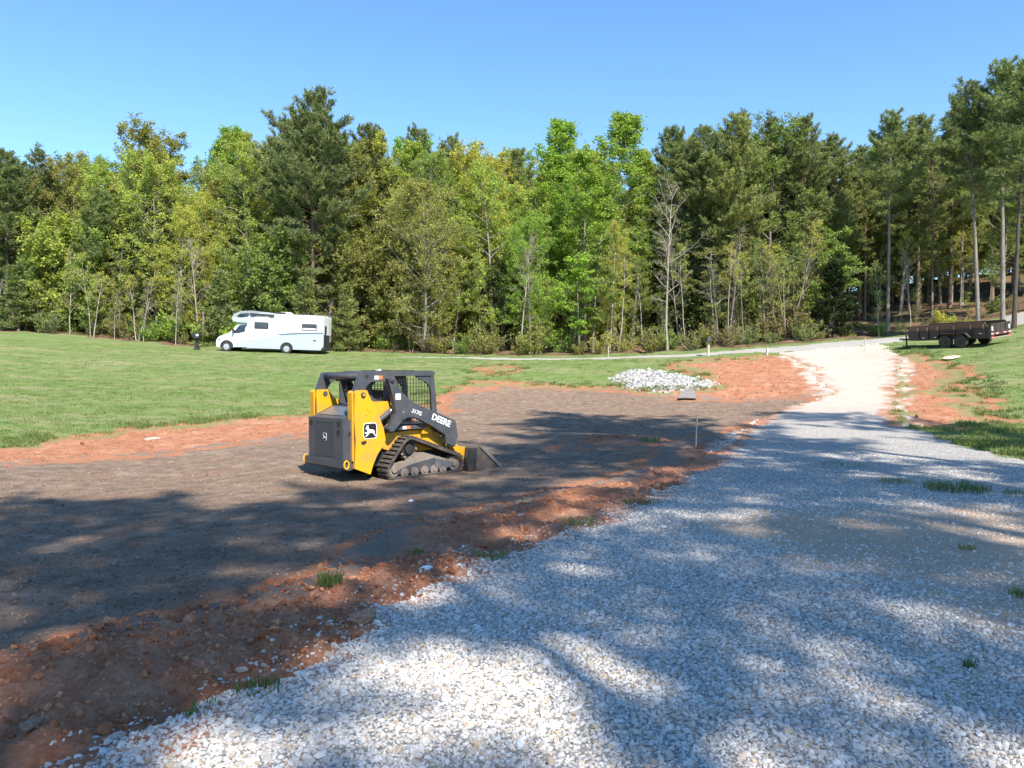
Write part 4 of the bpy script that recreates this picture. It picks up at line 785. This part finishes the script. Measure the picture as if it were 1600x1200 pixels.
        # cab side: posts, gusset and wire mesh
        part('front_post', GRY, t, lambda bm: prism(bm, [(.49, 1.90), (.57, 1.90), (.66, .95), (.58, .80), (.52, .95)], Y(.43), Y(.49)), .01)
        part('front_gusset', GRY, t, lambda bm: prism(bm, [(.12, 1.89), (.51, 1.89), (.54, 1.42), (.47, 1.68), (.38, 1.77), (.25, 1.82)], Y(.438), Y(.478)), .006)
        part('rear_post', GRY, t, lambda bm: prism(bm, [(-.52, 1.89), (-.40, 1.89), (-.46, 1.0), (-.60, 1.0)], Y(.43), Y(.49)), .01)
        part('rear_side_plate', GRY, t, lambda bm: prism(bm, [(-.93, 1.89), (-.52, 1.89), (-.52, 1.79), (-.70, 1.80), (-.80, 1.73), (-.84, 1.62), (-.80, 1.50), (-.72, 1.46), (-.55, 1.44), (-.55, 1.38), (-.93, 1.38)], Y(.438), Y(.478)), .006)
        def grid(bm, x0, x1, z0, z1, y):
            for xx in np.arange(x0, x1 + .001, .066): box(bm, xx - .0045, xx + .0045, y - .004, y + .004, z0, z1)
            for zz in np.arange(z0, z1 + .001, .066): box(bm, x0, x1, y + .0045, y + .012, zz - .0045, zz + .0045)
        part('side_mesh', BLK, t, lambda bm: grid(bm, -.42, .56, 1.02, 1.86, Y(.455)))
        part('rear_side_mesh', BLK, t, lambda bm: grid(bm, -.88, -.56, 1.40, 1.84, Y(.455)))
        tl = part('tail_light', RED, t, lambda bm: box(bm, -1.405, -1.396, Y(.645), Y(.70), .80, .93))
    part('cross_tube', GRY, t, lambda bm: tube(bm, [(-1.13, -.66, 1.885), (-1.13, .66, 1.885)], .055, 14), smooth=True)
    rf = part('cab_roof', GRY, t, lambda bm: prism(bm, [(-.95, 1.885), (.55, 1.885), (.60, 1.92), (.58, 1.965), (.50, 1.985), (-.80, 1.985), (-.95, 1.95)], -.50, .50), .015)
    part('roof_plate', BLK, rf, lambda bm: box(bm, -.55, .25, -.30, .30, 1.9855, 1.995), .003)
    part('roof_lamp', WHT, rf, lambda bm: box(bm, -.62, -.57, -.40, -.30, 1.985, 2.015), .006)
    part('chassis', BLK, t, lambda bm: prism(bm, [(-1.38, .34), (-1.30, .26), (.78, .26), (.82, .60), (.40, .80), (-1.38, .80)], -.52, .52), .02)
    part('body', YEL, t, lambda bm: prism(bm, [(-.75, .78), (-.75, 1.10), (-.50, 1.10), (-.50, .80)], -.53, .53), .01)
    part('cab_floor', GRY, t, lambda bm: prism(bm, [(-.55, .80), (.62, .80), (.66, .90), (.60, .98), (-.55, .98)], -.48, .48), .01)
    hd = part('hood', GRY, t, lambda bm: prism(bm, [(-1.46, .80), (-1.46, 1.15), (-1.05, 1.34), (-.56, 1.42), (-.56, .80)], -.545, .545), .02)
    part('hood_panel', paint('glossy_grey', (.10, .115, .14), .22, 0, (.2, .16, .13), .3), hd, lambda bm: [setattr(v, 'co', v.co) for v in prism(bm, [(-1.38, 1.1935), (-1.10, 1.323), (-1.10, 1.329), (-1.38, 1.1995)], -.42, .42)])
    part('hood_cap', BLK, hd, lambda bm: tube(bm, [(-1.18, -.36, 1.27), (-1.18, -.36, 1.35)], .045, 12), .004)
    dr = part('rear_door', GRY, t, lambda bm: [setattr(v, 'co', Vector((v.co.x + (.07 if abs(v.co.y) > .65 else 0), v.co.y, v.co.z))) for v in box(bm, -1.50, -1.40, -.60, .60, .43, 1.145) + box(bm, -1.497, -1.40, .602, .70, .435, 1.14) + box(bm, -1.497, -1.40, -.70, -.602, .435, 1.14)], .012)
    part('grille', SCREEN, dr, lambda bm: box(bm, -1.5035, -1.5005, -.33, .36, .49, 1.075))
    part('grille_frame', GRY, dr, lambda bm: [box(bm, -1.507, -1.501, a, b_, c, d) for a, b_, c, d in ((-.345, -.331, .48, 1.085), (.361, .375, .48, 1.085), (-.33, .36, .476, .489), (-.33, .36, 1.076, 1.089))], .002)
    eb = part('rear_emblem', WHT, dr, lambda bm: [setattr(v, 'co', Vector((-1.5045 - (v.co.y > 0) * .004, v.co.x, v.co.z))) for v in prism(bm, rounded(-.06, .07, .74, .88, .03), -.001, .001)])
    part('emblem_field', DBLK, eb, lambda bm: [setattr(v, 'co', Vector((-1.5090 - (v.co.y > 0) * .002, v.co.x, v.co.z))) for v in prism(bm, rounded(-.053, .063, .747, .873, .025), -.001, .001)])
    part('leaping_deer', WHT, eb, lambda bm: poly_face(bm, [(-1.5118, .065 - .12 * u, .75 + .12 * v) for u, v in DEER]))
    for yy, zz in ((.50, 1.04), (-.47, 1.05)): part('lamp_recess', DBLK, dr, lambda bm: box(bm, -1.5035, -1.5005, yy - .045, yy + .045, zz - .045, zz + .045))
    part('door_latch', DBLK, dr, lambda bm: box(bm, -1.51, -1.5005, -.50, -.43, .88, .95), .003)
    for k in range(3): part('vent_slot', DBLK, dr, lambda bm: prism(bm, [(-1.445 + .02 * k, .86), (-1.433 + .02 * k, .86), (-1.425 + .02 * k, .93), (-1.437 + .02 * k, .93)], -.7035, -.7005))
    bp = part('rear_bumper', GRY, t, lambda bm: prism(bm, [(-1.53, .30), (-1.53, .425), (-1.36, .425), (-1.36, .27), (-1.45, .25)], -.70, .70), .015)
    for s in (-1, 1): part('tie_down', YEL, bp, lambda bm: [tube(bm, [(-1.50 + .045 * math.cos(a), s * .725, .36 + .07 * math.sin(a)) for a in np.linspace(0, 6.28, 13)], .016, 6, False)])
    # operator seat
    st = part('seat', BLK, t, lambda bm: (box(bm, -.40, .05, -.23, .23, 1.0, 1.14), prism(bm, [(-.42, 1.08), (-.30, 1.08), (-.40, 1.62), (-.50, 1.62)], -.22, .22)), .03)
    part('seat_belt', ORG, st, lambda bm: box(bm, -.33, -.28, -.26, -.235, 1.10, 1.35)); part('lap_bar', GRY, t, lambda bm: tube(bm, [(-.35, -.36, 1.5), (.05, -.36, 1.38), (.22, -.36, 1.2), (.22, .36, 1.2), (.05, .36, 1.38), (-.35, .36, 1.5)], .02, 8))
    for s in (-1, 1): part('joystick', BLK, t, lambda bm: tube(bm, [(.18, s * .27, 1.0), (.20, s * .27, 1.28)], [.03, .022], 8))
    # coupler and bucket
    part('coupler', YEL, t, lambda bm: prism(bm, [(.80, .50), (1.10, .52), (1.08, .20), (.98, .15), (.90, .32)], -.55, .55), .012)
    for s in (-1, 1): part('coupler_cheek', YEL, t, lambda bm: prism(bm, [(.78, .52), (1.08, .50), (1.04, .24), (.94, .24)], s * .62, s * .80), .01)
    BKT = paint('worn_bucket', (.10, .085, .072), .65, .3, (.22, .17, .13), .7, 6, .3, .3)
    bk = part('bucket', BKT, t, lambda bm: [prism(bm, p, -.86, .86) for p in ([(1.10, .02), (1.95, -.005), (1.95, .012), (1.12, .045)], [(1.10, .02), (1.12, .045), (1.085, .30), (1.06, .30)], [(1.06, .30), (1.085, .30), (1.13, .47), (1.105, .48)], [(1.105, .48), (1.13, .47), (1.40, .475), (1.40, .49)])])
    for s in (-1, 1):
        part('bucket_side', BKT, bk, lambda bm: prism(bm, [(1.08, .30), (1.12, .475), (1.40, .475), (1.96, .012), (1.13, .03)], s * .862, s * .885), .004)
        part('side_edge', STEEL, bk, lambda bm: prism(bm, [(1.37, .485), (1.44, .495), (2.02, .015), (1.94, .0)], s * .886, s * .91), .005)
        part('corner_guard', BLK, bk, lambda bm: prism(bm, [(1.07, .03), (1.09, .465), (1.31, .465), (1.27, .03)], s * .886, s * .893), .003)
    part('cutting_edge', STEEL, bk, lambda bm: prism(bm, [(1.90, .013), (2.08, -.012), (2.08, -.002), (1.90, .028)], -.885, .885), .002)
    ox, oy = -2.245, 14.61
    t.location = (ox, oy, -.262); t.rotation_euler = (0, R(-.4), math.atan2(.682, .731)); return t
build_loader()

# ------------------------------------------------------------------ motorhome
def build_rv():
    W_ = paint('white_gelcoat', (.80, .80, .80), .25, 0, (.70, .70, .69), .3, 2); SIL = paint('silver_gelcoat', (.44, .475, .53), .28, .15, (.40, .43, .48), .3, 2); DG = paint('graphite_stripe', (.13, .16, .20), .3)
    GL = bpy.data.materials.new('tinted_glass'); nt, b = nodes(GL); L(nt, ramp(nt, noise(nt, objco(nt), 2, 3), [(.3, (.012, .016, .022)), (.7, (.03, .038, .05))]), b.inputs['Base Color']); b.inputs['Roughness'].default_value = .06; b.inputs['Specular IOR Level'].default_value = .8
    SEAM = paint('panel_seam', (.30, .32, .35), .6); TYR = paint('tyre', (.022, .022, .022), .85, 0, (.07, .06, .05), .6); RIM = paint('rim', (.55, .55, .56), .35, .6); UND = paint('underbody', (.02, .02, .02), .8)
    t = empty('motorhome'); tag(t, 'white and silver motorhome parked nose-left before the trees', 'motorhome')
    c = part('coach_body', W_, t, lambda bm: prism(bm, [(-2.46, .34), (-2.66, .62), (-2.66, 2.80), (-2.62, 2.85), (.6, 2.87), (2.0, 2.64), (2.9, 2.52), (2.9, .30)], -1.13, 1.13), .05, False, 2)
    oc = part('overcab', SIL, t, lambda bm: [setattr(v, 'co', Vector((v.co.x, v.co.y * (1 - .16 * max(0, (v.co.x - 2.9) / 1.25) ** 2), v.co.z))) for v in prism(bm, [(2.85, 2.14), (3.75, 2.18), (4.04, 2.29), (4.13, 2.48), (3.96, 2.75), (3.48, 2.97), (2.73, 3.05), (1.6, 2.98), (.62, 2.875), (.62, 2.862), (2.0, 2.625), (2.85, 2.50)], -1.145, 1.145)], .05, False, 2)
    cab = part('cab', W_, t, lambda bm: [setattr(v, 'co', Vector((v.co.x, v.co.y * (1 - .10 * max(0, v.co.z - 1.1) - .20 * max(0, (v.co.x - 4.2)) ** 1.4), v.co.z))) for v in prism(bm, [(2.88, .36), (2.88, 2.13), (3.48, 2.13), (3.64, 2.05), (4.24, 1.40), (4.70, 1.24), (5.08, 1.06), (5.22, .90), (5.28, .66), (5.22, .34), (4.95, .30)], -1.0, 1.0)], .05, False, 2)
    part('windshield', GL, cab, lambda bm: poly_face(bm, [(3.685, -.80, 2.035), (4.262, -.92, 1.425), (4.262, .92, 1.425), (3.685, .80, 2.035)]))
    for s in (-1, 1):
        part('cab_window', GL, cab, lambda bm: poly_face(bm, [(3.98, s * .985, 1.385), (3.60, s * .935, 1.93), (3.08, s * .928, 1.99), (3.14, s * .966, 1.52), (3.62, s * .985, 1.38)]))
        part('window_post', BLK, cab, lambda bm: tube(bm, [(3.62, s * .99, 1.38), (3.55, s * .945, 1.90)], .02, 5))
        part('mirror', BLK, cab, lambda bm: box(bm, 3.86, 3.98, s * 1.02, s * 1.22, 1.40, 1.66), .03)
        part('headlight', paint('lens', (.45, .48, .52), .1), cab, lambda bm: prism(bm, [(4.92, 1.04), (5.12, .92), (5.10, .84), (4.88, .95)], s * .80, s * .90), .02)
        part('door_seam', SEAM, cab, lambda bm: box(bm, 3.03, 3.05, s * 1.0005, s * 1.004, .45, 1.35)); part('cab_skirt', SIL, cab, lambda bm: prism(bm, [(2.95, .36), (2.95, .82), (3.85, .72), (3.9, .36)], s * 1.0005, s * 1.012))
        # silver lower body with rising line and graphite stripe
        part('lower_panel', SIL, c, lambda bm: prism(bm, [(-2.47, .345), (-2.655, .63), (-2.655, 1.55), (-1.0, 1.46), (.4, 1.33), (1.5, 1.16), (2.3, .97), (2.885, .86), (2.885, .31)], s * 1.1305, s * 1.138))
        part('side_stripe', DG, c, lambda bm: prism(bm, [(-2.655, 1.555), (-2.655, 1.67), (-1.2, 1.60), (.0, 1.50), (1.1, 1.33), (.4, 1.345), (-1.0, 1.475)], s * 1.1385, s * 1.142))
        for x0, x1 in ((1.40, 2.36), (-2.12, -1.10)):
            w = part('side_window', BLK, c, lambda bm: prism(bm, rounded(x0 - .04, x1 + .04, 1.74, 2.24, .06), s * 1.1305, s * 1.145)); part('pane', GL, w, lambda bm: prism(bm, rounded(x0, x1, 1.78, 2.20, .05), s * 1.1455, s * 1.149))
            if x0 < 0: part('blind', W_, w, lambda bm: box(bm, x0 + .03, x1 - .03, s * 1.1495, s * 1.151, 1.80, 1.92))
        for xa, xb, za, zb in ((2.7, 1.75, .42, .80), (1.7, .62, .42, .95), (-.95, -1.55, .42, .80), (-1.2, -1.5, .95, 1.12)):
            part('hatch_seam', SEAM, c, lambda bm: [box(bm, *q) for q in ((xb, xa, s * 1.1385, s * 1.1405, za, za + .012), (xb, xa, s * 1.1385, s * 1.1405, zb, zb + .012), (xb, xb + .012, s * 1.1385, s * 1.1405, za + .012, zb), (xa - .012, xa, s * 1.1385, s * 1.1405, za + .012, zb))])
        part('service_port', BLK, c, lambda bm: box(bm, -2.12, -1.92, s * 1.1385, s * 1.15, .98, 1.07), .01)
        part('overcab_window', GL, oc, lambda bm: poly_face(bm, [(3.74, s * 1.085, 2.60), (3.45, s * 1.115, 2.80), (2.85, s * 1.147, 2.88), (2.78, s * 1.148, 2.78), (2.92, s * 1.1475, 2.62), (3.3, s * 1.125, 2.58)]))
        for wx, rr in ((4.43, .36), (0.0, .36)):
            part('wheel_arch', UND, t, lambda bm: prism(bm, [(wx + .47 * math.cos(a), .38 + .46 * math.sin(a)) for a in np.linspace(R(-12), R(192), 16)], s * (1.02 if wx < 1 else .9), s * (1.1425 if wx < 1 else 1.0065)))
            wy = 1.15 if wx < 1 else 1.01
            wh = part('wheel', TYR, t, lambda bm: cyl_y(bm, wx, rr, rr, s * (wy - .26), s * wy, 28), .03)
            part('rim', RIM, wh, lambda bm: (cyl_y(bm, wx, rr, .215, s * (wy + .0005), s * (wy + .012), 20), cyl_y(bm, wx, rr, .08, s * (wy + .012), s * (wy + .05), 12)), .006)
        part('tail_light', RED, c, lambda bm: box(bm, -2.672, -2.661, s * .86, s * 1.02, 1.0, 1.35))
    part('awning', BLK, oc, lambda bm: prism(bm, [(2.72, 2.74), (2.72, 2.87), (.95, 2.80), (.95, 2.71)], 1.1455, 1.23), .02)
    part('awning_bracket', BLK, oc, lambda bm: (box(bm, 2.3, 2.62, 1.1455, 1.25, 2.68, 2.76), box(bm, .95, 1.3, 1.1455, 1.25, 2.66, 2.74)), .01)
    part('roof_rail', DG, c, lambda bm: box(bm, -2.6, .5, 1.02, 1.10, 2.872, 2.90)); part('air_conditioner', W_, c, lambda bm: prism(bm, [(-.1, 2.86), (.85, 2.86), (.72, 3.08), (.05, 3.08)], -.35, .35), .04)
    part('solar_rack', BLK, c, lambda bm: (box(bm, .3, .95, .55, .95, 2.86, 3.02), box(bm, -.1, .2, .5, .9, 2.87, 2.95)), .03)
    part('rear_panel', UND, c, lambda bm: box(bm, -2.70, -2.661, -1.05, 1.05, .60, 1.50), .01); part('rear_window', GL, c, lambda bm: box(bm, -2.675, -2.661, .25, .80, 1.55, 2.15), .01)
    part('ladder', paint('ladder_tube', (.6, .6, .62), .3, .6), c, lambda bm: [tube(bm, p, .018, 6) for p in [[(-2.76, yy, 1.0), (-2.76, yy, 2.9), (-2.4, yy, 2.95)] for yy in (-.75, -.40)] + [[(-2.76, -.75, zz), (-2.76, -.40, zz)] for zz in (1.2, 1.5, 1.8, 2.1, 2.4, 2.7)]])
    part('rear_bumper', UND, c, lambda bm: box(bm, -2.78, -2.5, -1.0, 1.0, .36, .56), .02); part('chassis', UND, t, lambda bm: box(bm, -2.4, 4.9, -.8, .8, .34, .5), .02)
    x, y = -16.5, 56.65; zr, zf = gz(x, y - 1.1), gz(x - 4.4, y - 1.1)
    t.location = (x, y, max(zr, zf - .17) - .03); t.rotation_euler = (0, -max(R(2.2), math.atan2(zf - zr, 4.43)), R(180.5)); return t
build_rv()

# ------------------------------------------------------------------ dump trailer
def build_trailer():
    BR = paint('rusty_brown_steel', (.15, .085, .055), .7, 0, (.23, .12, .065), .8, 4); BKP = paint('trailer_black', (.035, .027, .024), .5, 0, (.10, .06, .04), .7, 4); TYR = paint('trailer_tyre', (.03, .03, .03), .85, 0, (.14, .12, .10), .8); RB = paint('rib_edge', (.33, .24, .16), .6)
    t = empty('dump_trailer'); tag(t, 'dark brown tandem-axle dump trailer parked on the grass slope', 'trailer')
    fl = part('bed_floor', BR, t, lambda bm: box(bm, -2.3, 2.3, -.94, .94, .58, .64))
    for s in (-1, 1):
        sp = part('side_panel', BKP, t, lambda bm: prism(bm, [(-2.3, .62), (2.3, .62), (2.3, 1.28), (-2.08, 1.28), (-2.3, 1.10)], s * .94, s * .98), .008)
        part('top_band', BR, sp, lambda bm: prism(bm, [(-2.22, 1.06), (2.3, 1.06), (2.3, 1.275), (-2.08, 1.275), (-2.26, 1.12)], s * .9805, s * 1.0), .004)
        part('top_rail', BR, sp, lambda bm: box(bm, -2.06, 2.32, s * .90, s * 1.02, 1.2815, 1.33), .012)
        for xx in (1.75, 1.17, .55, -.39, -1.33, -2.0):
            part('rib', BKP, sp, lambda bm: box(bm, xx - .035, xx + .035, s * 1.0005, s * 1.05, .56, 1.26), .008); part('rib_cap', RB, sp, lambda bm: box(bm, xx - .04, xx + .04, s * 1.051, s * 1.06, 1.02, 1.24))
        part('frame_rail', BKP, t, lambda bm: box(bm, -2.25, 2.3, s * .40, s * .52, .42, .575), .01)
        part('side_skirt', BKP, t, lambda bm: box(bm, -2.28, 2.28, s * .94, s * .985, .47, .6185), .008)
        fd = part('fender', BKP, t, lambda bm: [prism(bm, p, s * .99, s * 1.27) for p in ([(.55, .55), (.36, .80), (.36, .83), (.59, .55)], [(.36, .80), (-1.10, .80), (-1.10, .83), (.36, .83)], [(-1.10, .80), (-1.32, .55), (-1.36, .55), (-1.10, .83)])], .004)
        for wx in (.06, -.82):
            wh = part('wheel', TYR, t, lambda bm: cyl_y(bm, wx, .35, .355, s * 1.0, s * 1.24, 28), .03)
            part('rim', BKP, wh, lambda bm: (cyl_y(bm, wx, .35, .21, s * 1.2405, s * 1.25, 20), cyl_y(bm, wx, .35, .06, s * 1.25, s * 1.29, 10)), .005)
        part('reflector', WHT, sp, lambda bm: box(bm, 1.40, 1.56, s * .9865, s * .99, .60, .64)); part('reflector', WHT, sp, lambda bm: box(bm, .70, .84, s * .9865, s * .99, .60, .64)); part('reflector', WHT, sp, lambda bm: box(bm, -1.9, -1.72, s * .9865, s * .99, .72, .76))
        gd = part('tailgate_door', BKP, t, lambda bm: box(bm, -2.345, -2.305, min(s * .01, s * .94), max(s * .01, s * .94), .60, 1.24), .008)
        for k in range(4):
            y0 = .06 + .22 * k; part('reflective_tape', WHT if k % 2 else RED, gd, lambda bm: box(bm, -2.350, -2.3455, min(s * y0, s * (y0 + .2)), max(s * y0, s * (y0 + .2)), .66, .71))
        part('door_bar', BKP, gd, lambda bm: box(bm, -2.375, -2.3455, s * .45 - .025, s * .45 + .025, .72, 1.22), .006); part('door_label', WHT, gd, lambda bm: box(bm, -2.350, -2.3455, s * .80 - .06, s * .80 + .06, .85, 1.08))
        part('tail_light', RED, t, lambda bm: box(bm, -2.345, -2.306, s * .70, s * .90, .50, .575))
    part('rear_sill', paint('sill', (.33, .26, .2), .6), t, lambda bm: box(bm, -2.36, -2.29, -.94, .94, .44, .495), .01)
    part('front_panel', BKP, t, lambda bm: box(bm, 2.3005, 2.35, -.98, .98, .60, 1.27), .01)
    part('tool_box', BKP, t, lambda bm: prism(bm, [(2.36, .62), (2.36, 1.10), (2.62, 1.10), (2.72, .98), (2.72, .62)], -.55, .55), .02)
    tg = part('tongue', BKP, t, lambda bm: [tube(bm, p, .05, 6) for p in ([(2.2, .5, .50), (3.45, .05, .50)], [(2.2, -.5, .50), (3.45, -.05, .50)])]); part('coupler', STEEL, tg, lambda bm: box(bm, 3.40, 3.65, -.06, .06, .46, .58), .015)
    jk = part('jack', BKP, t, lambda bm: (tube(bm, [(3.0, .32, .08), (3.0, .32, 1.05)], .045, 10), box(bm, 2.92, 3.08, .24, .40, .0, .07))); part('crank', STEEL, jk, lambda bm: tube(bm, [(3.0, .32, 1.0), (3.0, .55, 1.0), (3.0, .55, 1.15)], .015, 6))
    part('tarp_roller', BKP, t, lambda bm: tube(bm, [(2.42, -.95, 1.22), (2.42, .95, 1.22)], .07, 10)); part('load', GM['soil'], t, lambda bm: prism(bm, [(-2.2, .645), (2.2, .645), (1.6, .80), (0, .86), (-1.6, .78)], -.9, .9))
    cx, cy = 25.6, 43.5; f = Vector((-.47, .88, 0)); l = Vector((-.88, -.47, 0))
    q = lambda v: Vector((cx + v.x, cy + v.y, gz(cx + v.x, cy + v.y)))
    fx = (q(f * 1.6) - q(f * -1.6)).normalized(); ly = (q(l * 1.0) - q(l * -1.0)); up = fx.cross(ly).normalized(); ly = up.cross(fx)
    c0 = (q(f * 1.6) + q(f * -1.6) + q(l) + q(l * -1)) / 4
    t.matrix_world = Matrix(((fx.x, ly.x, up.x, c0.x), (fx.y, ly.y, up.y, c0.y), (fx.z, ly.z, up.z, c0.z - .02), (0, 0, 0, 1))); return t
build_trailer()

# ------------------------------------------------------------------ small things
WOOD = paint('weathered_wood', (.50, .44, .36), .8, 0, (.30, .25, .2), .6, 12)
mb = empty('mailbox', (12.85, 49.7, gz(12.85, 49.7))); tag(mb, 'dark grey mailbox on a pale post beside the road above the red bank', 'mailbox')
part('post', WOOD, mb, lambda bm: box(bm, -.06, .06, -.06, .06, -.2, .95), .008)
bx = part('box', GRY, mb, lambda bm: prism(bm, [(-.13, .95), (.13, .95), (.13, 1.12)] + [(.13 * math.cos(a), 1.12 + .13 * math.sin(a)) for a in np.linspace(.3, 2.84, 7)] + [(-.13, 1.12)], -.26, .26), .006); part('flag', RED, bx, lambda bm: box(bm, .1315, .139, -.1, .06, 1.1, 1.2))
mb = empty('letterbox', (-23.3, 56.2, gz(-23.3, 56.2))); tag(mb, 'black letterbox on a black post in front of the motorhome nose', 'mailbox')
part('post', BLK, mb, lambda bm: box(bm, -.09, .09, -.09, .09, -.2, .85), .01); bx = part('box', BLK, mb, lambda bm: prism(bm, rounded(-.22, .24, .85, 1.3, .12), -.3, .3), .01)
part('base', BLK, mb, lambda bm: box(bm, -.14, .14, -.14, .14, -.1, .3), .01); part('number_plate', WHT, bx, lambda bm: box(bm, .05, .24, -.309, -.3015, 1.02, 1.16))
def stake(x, y, h, lean, label, m=WOOD, r=.012):
    z = gz(x, y); o = part('survey_stake', m, None, lambda bm: [box(bm, -r, r, -r, r, -.15, h), prism(bm, [(-r * 1.6, h), (r * 1.6, h), (0, h + r * 4)], -r, r)]); o.location = (x, y, z); o.rotation_euler = (0, lean, .3); tag(o, label, 'stake')
stake(4.13, 17.05, .72, .05, 'thin pale survey stake standing at the edge of pad and drive')
stake(22.0, 47.3, .75, -.03, 'thin wooden stake beside the top of the drive', r=.022); stake(6.46, 51.0, .8, .02, 'thin stake on the roadside left of the white stone pile', r=.02); stake(16.2, 48.3, .35, .1, 'short pale peg at the top of the red bank', r=.05)
def stone(name, x, y, sc, seed, m, label, rz=0.0, sink=.12, cat='rock'):
    o = link(name, rock_mesh(name, seed, m, 3, .7, .22, False)); o.scale = sc; o.location = (x, y, gz(x, y) + sc[2] * (.5 - sink) * .55); o.rotation_euler = (.12, -.1, rz); return tag(o, label, cat)
BRN = paint('brown_rock', (.27, .15, .09), .9, 0, (.42, .33, .26), .8, 9, .2, .4); PALE = paint('pale_rock', (.50, .42, .36), .9, 0, (.33, .17, .1), .7, 8, .2, .4); GREYR = paint('grey_concrete', (.21, .20, .19), .9, 0, (.28, .23, .19), .6, 7, .2, .3)
stone('rock', -1.0, 5.02, (.23, .17, .17), 201, BRN, 'fist-sized brown rock beside the drive edge, largest in the clay', .4)
stone('rock', -1.80, 3.42, (.09, .07, .08), 202, PALE, 'pale pinkish rock at the bottom left of the clay', 1.0)
stone('rock', -.72, 6.35, (.10, .06, .06), 203, WHT, 'white rock lying on the sunlit clay mound near the drive', .2); stone('rock', -2.3, 3.62, (.13, .12, .1), 204, BRN, 'brown rock in the lower left corner of the clay', .9)
stone('rock', -1.55, 4.35, (.07, .05, .05), 205, PALE, 'small pale rock on the clay left of the big brown rock'); stone('rock', -1.3, 4.1, (.06, .06, .05), 206, BRN, 'small brown rock on the clay close to the drive edge', 2.0)
stone('rock', -9.9, 20.9, (.42, .25, .14), 207, PALE, 'flat pale rock on the red strip below the lawn, at the left'); stone('rock', .1, 8.9, (.08, .06, .05), 208, PALE, 'small light pebble on dark soil right of the loader track'); stone('rock', -1.5, 11.2, (.07, .06, .05), 209, WHT, 'tiny white pebble on dark soil in front of the loader')
stone('stone_slab', 22.7, 39.4, (1.5, .7, .28), 210, paint('tan_stone', (.52, .41, .30), .9, 0, (.38, .28, .2), .5), 'long flat tan stone lying in the grass before the trailer', .5)
def headwall():
    t = empty('culvert_end', (7.6, 33.0, gz(7.6, 33.0))); tag(t, 'grey sloping culvert end at the foot of the white stone pile', 'culvert')
    def b1(bm):
        lo = [(-.45, -.35, 0), (.42, -.35, 0), (.40, .35, .05), (-.30, .35, .05)]; hi = [(-.32, -.16, .22), (.34, -.20, .40), (.26, .25, .46), (-.05, .25, .44)]
        a = [bm.verts.new(p) for p in lo]; c = [bm.verts.new(p) for p in hi]; bm.faces.new(a[::-1]); bm.faces.new(c)
        for i in range(4): bm.faces.new((a[i], a[(i + 1) % 4], c[(i + 1) % 4], c[i]))
    part('apron', GREYR, t, b1, .03); part('lip', GREYR, t, lambda bm: tube(bm, [(-.5, -.34, .03), (-.05, -.40, .05), (.42, -.36, .03)], .045, 8))
    t.rotation_euler = (0, 0, -.15); t.scale = (.9, .9, .95)
headwall()
def clump(x, y, n, rad, h, label, seed, w=.007):
    me = grass_mesh('grass_tuft', seed, n, rad, h, w); o = link('grass_tuft', me); o.location = (x, y, gz(x, y)); return tag(o, label, 'grass')
for i, (x, y, n, rad, h, lb) in enumerate(((6.3, 10.75, 300, .42, .13, 'largest patch of tall grass growing in the drive at the right'), (5.75, 11.4, 90, .25, .08, 'smaller grass patch just beyond the largest one in the drive'), (7.0, 10.2, 130, .35, .08, 'grass patch right of the largest one, at the edge of the drive'), (5.95, 13.6, 120, .5, .05, 'low thin grass patch farther up the drive, in the shade'), (6.9, 9.6, 80, .2, .07, 'sparse green sprig nearest the right end of the drive'),
        (-1.44, 6.0, 90, .10, .10, 'small dark green tuft on the shaded clay'), (-1.32, 3.95, 70, .12, .045, 'green weeds along the lower left edge of the drive'), (-1.52, 3.7, 40, .09, .04, 'weeds at the bottom of the drive edge, left'), (-.2, 6.95, 60, .15, .07, 'sparse weeds on the drive edge beyond the brown rock'), (.75, 8.5, 80, .2, .07, 'weeds on the drive edge midway up the clay bank'), (1.75, 10.1, 110, .28, .07, 'green weeds on the drive edge below the stake'),
        (3.75, 5.55, 60, .09, .07, 'small grass tuft on the sandy patch at the right edge'), (2.55, 4.2, 26, .035, .05, 'tiny grass sprig among the white stones in the foreground'), (4.2, 7.0, 40, .07, .05, 'tiny sprig on the brown sandy part of the drive'), (3.2, 17.6, 120, .25, .12, 'dark green weeds at the foot of the clay mound near the stake'), (-.9, 7.0, 40, .08, .06, 'dry sprig on the clay mound'))):
    clump(x, y, int(n * 1.6), rad, h, lb, 300 + i)
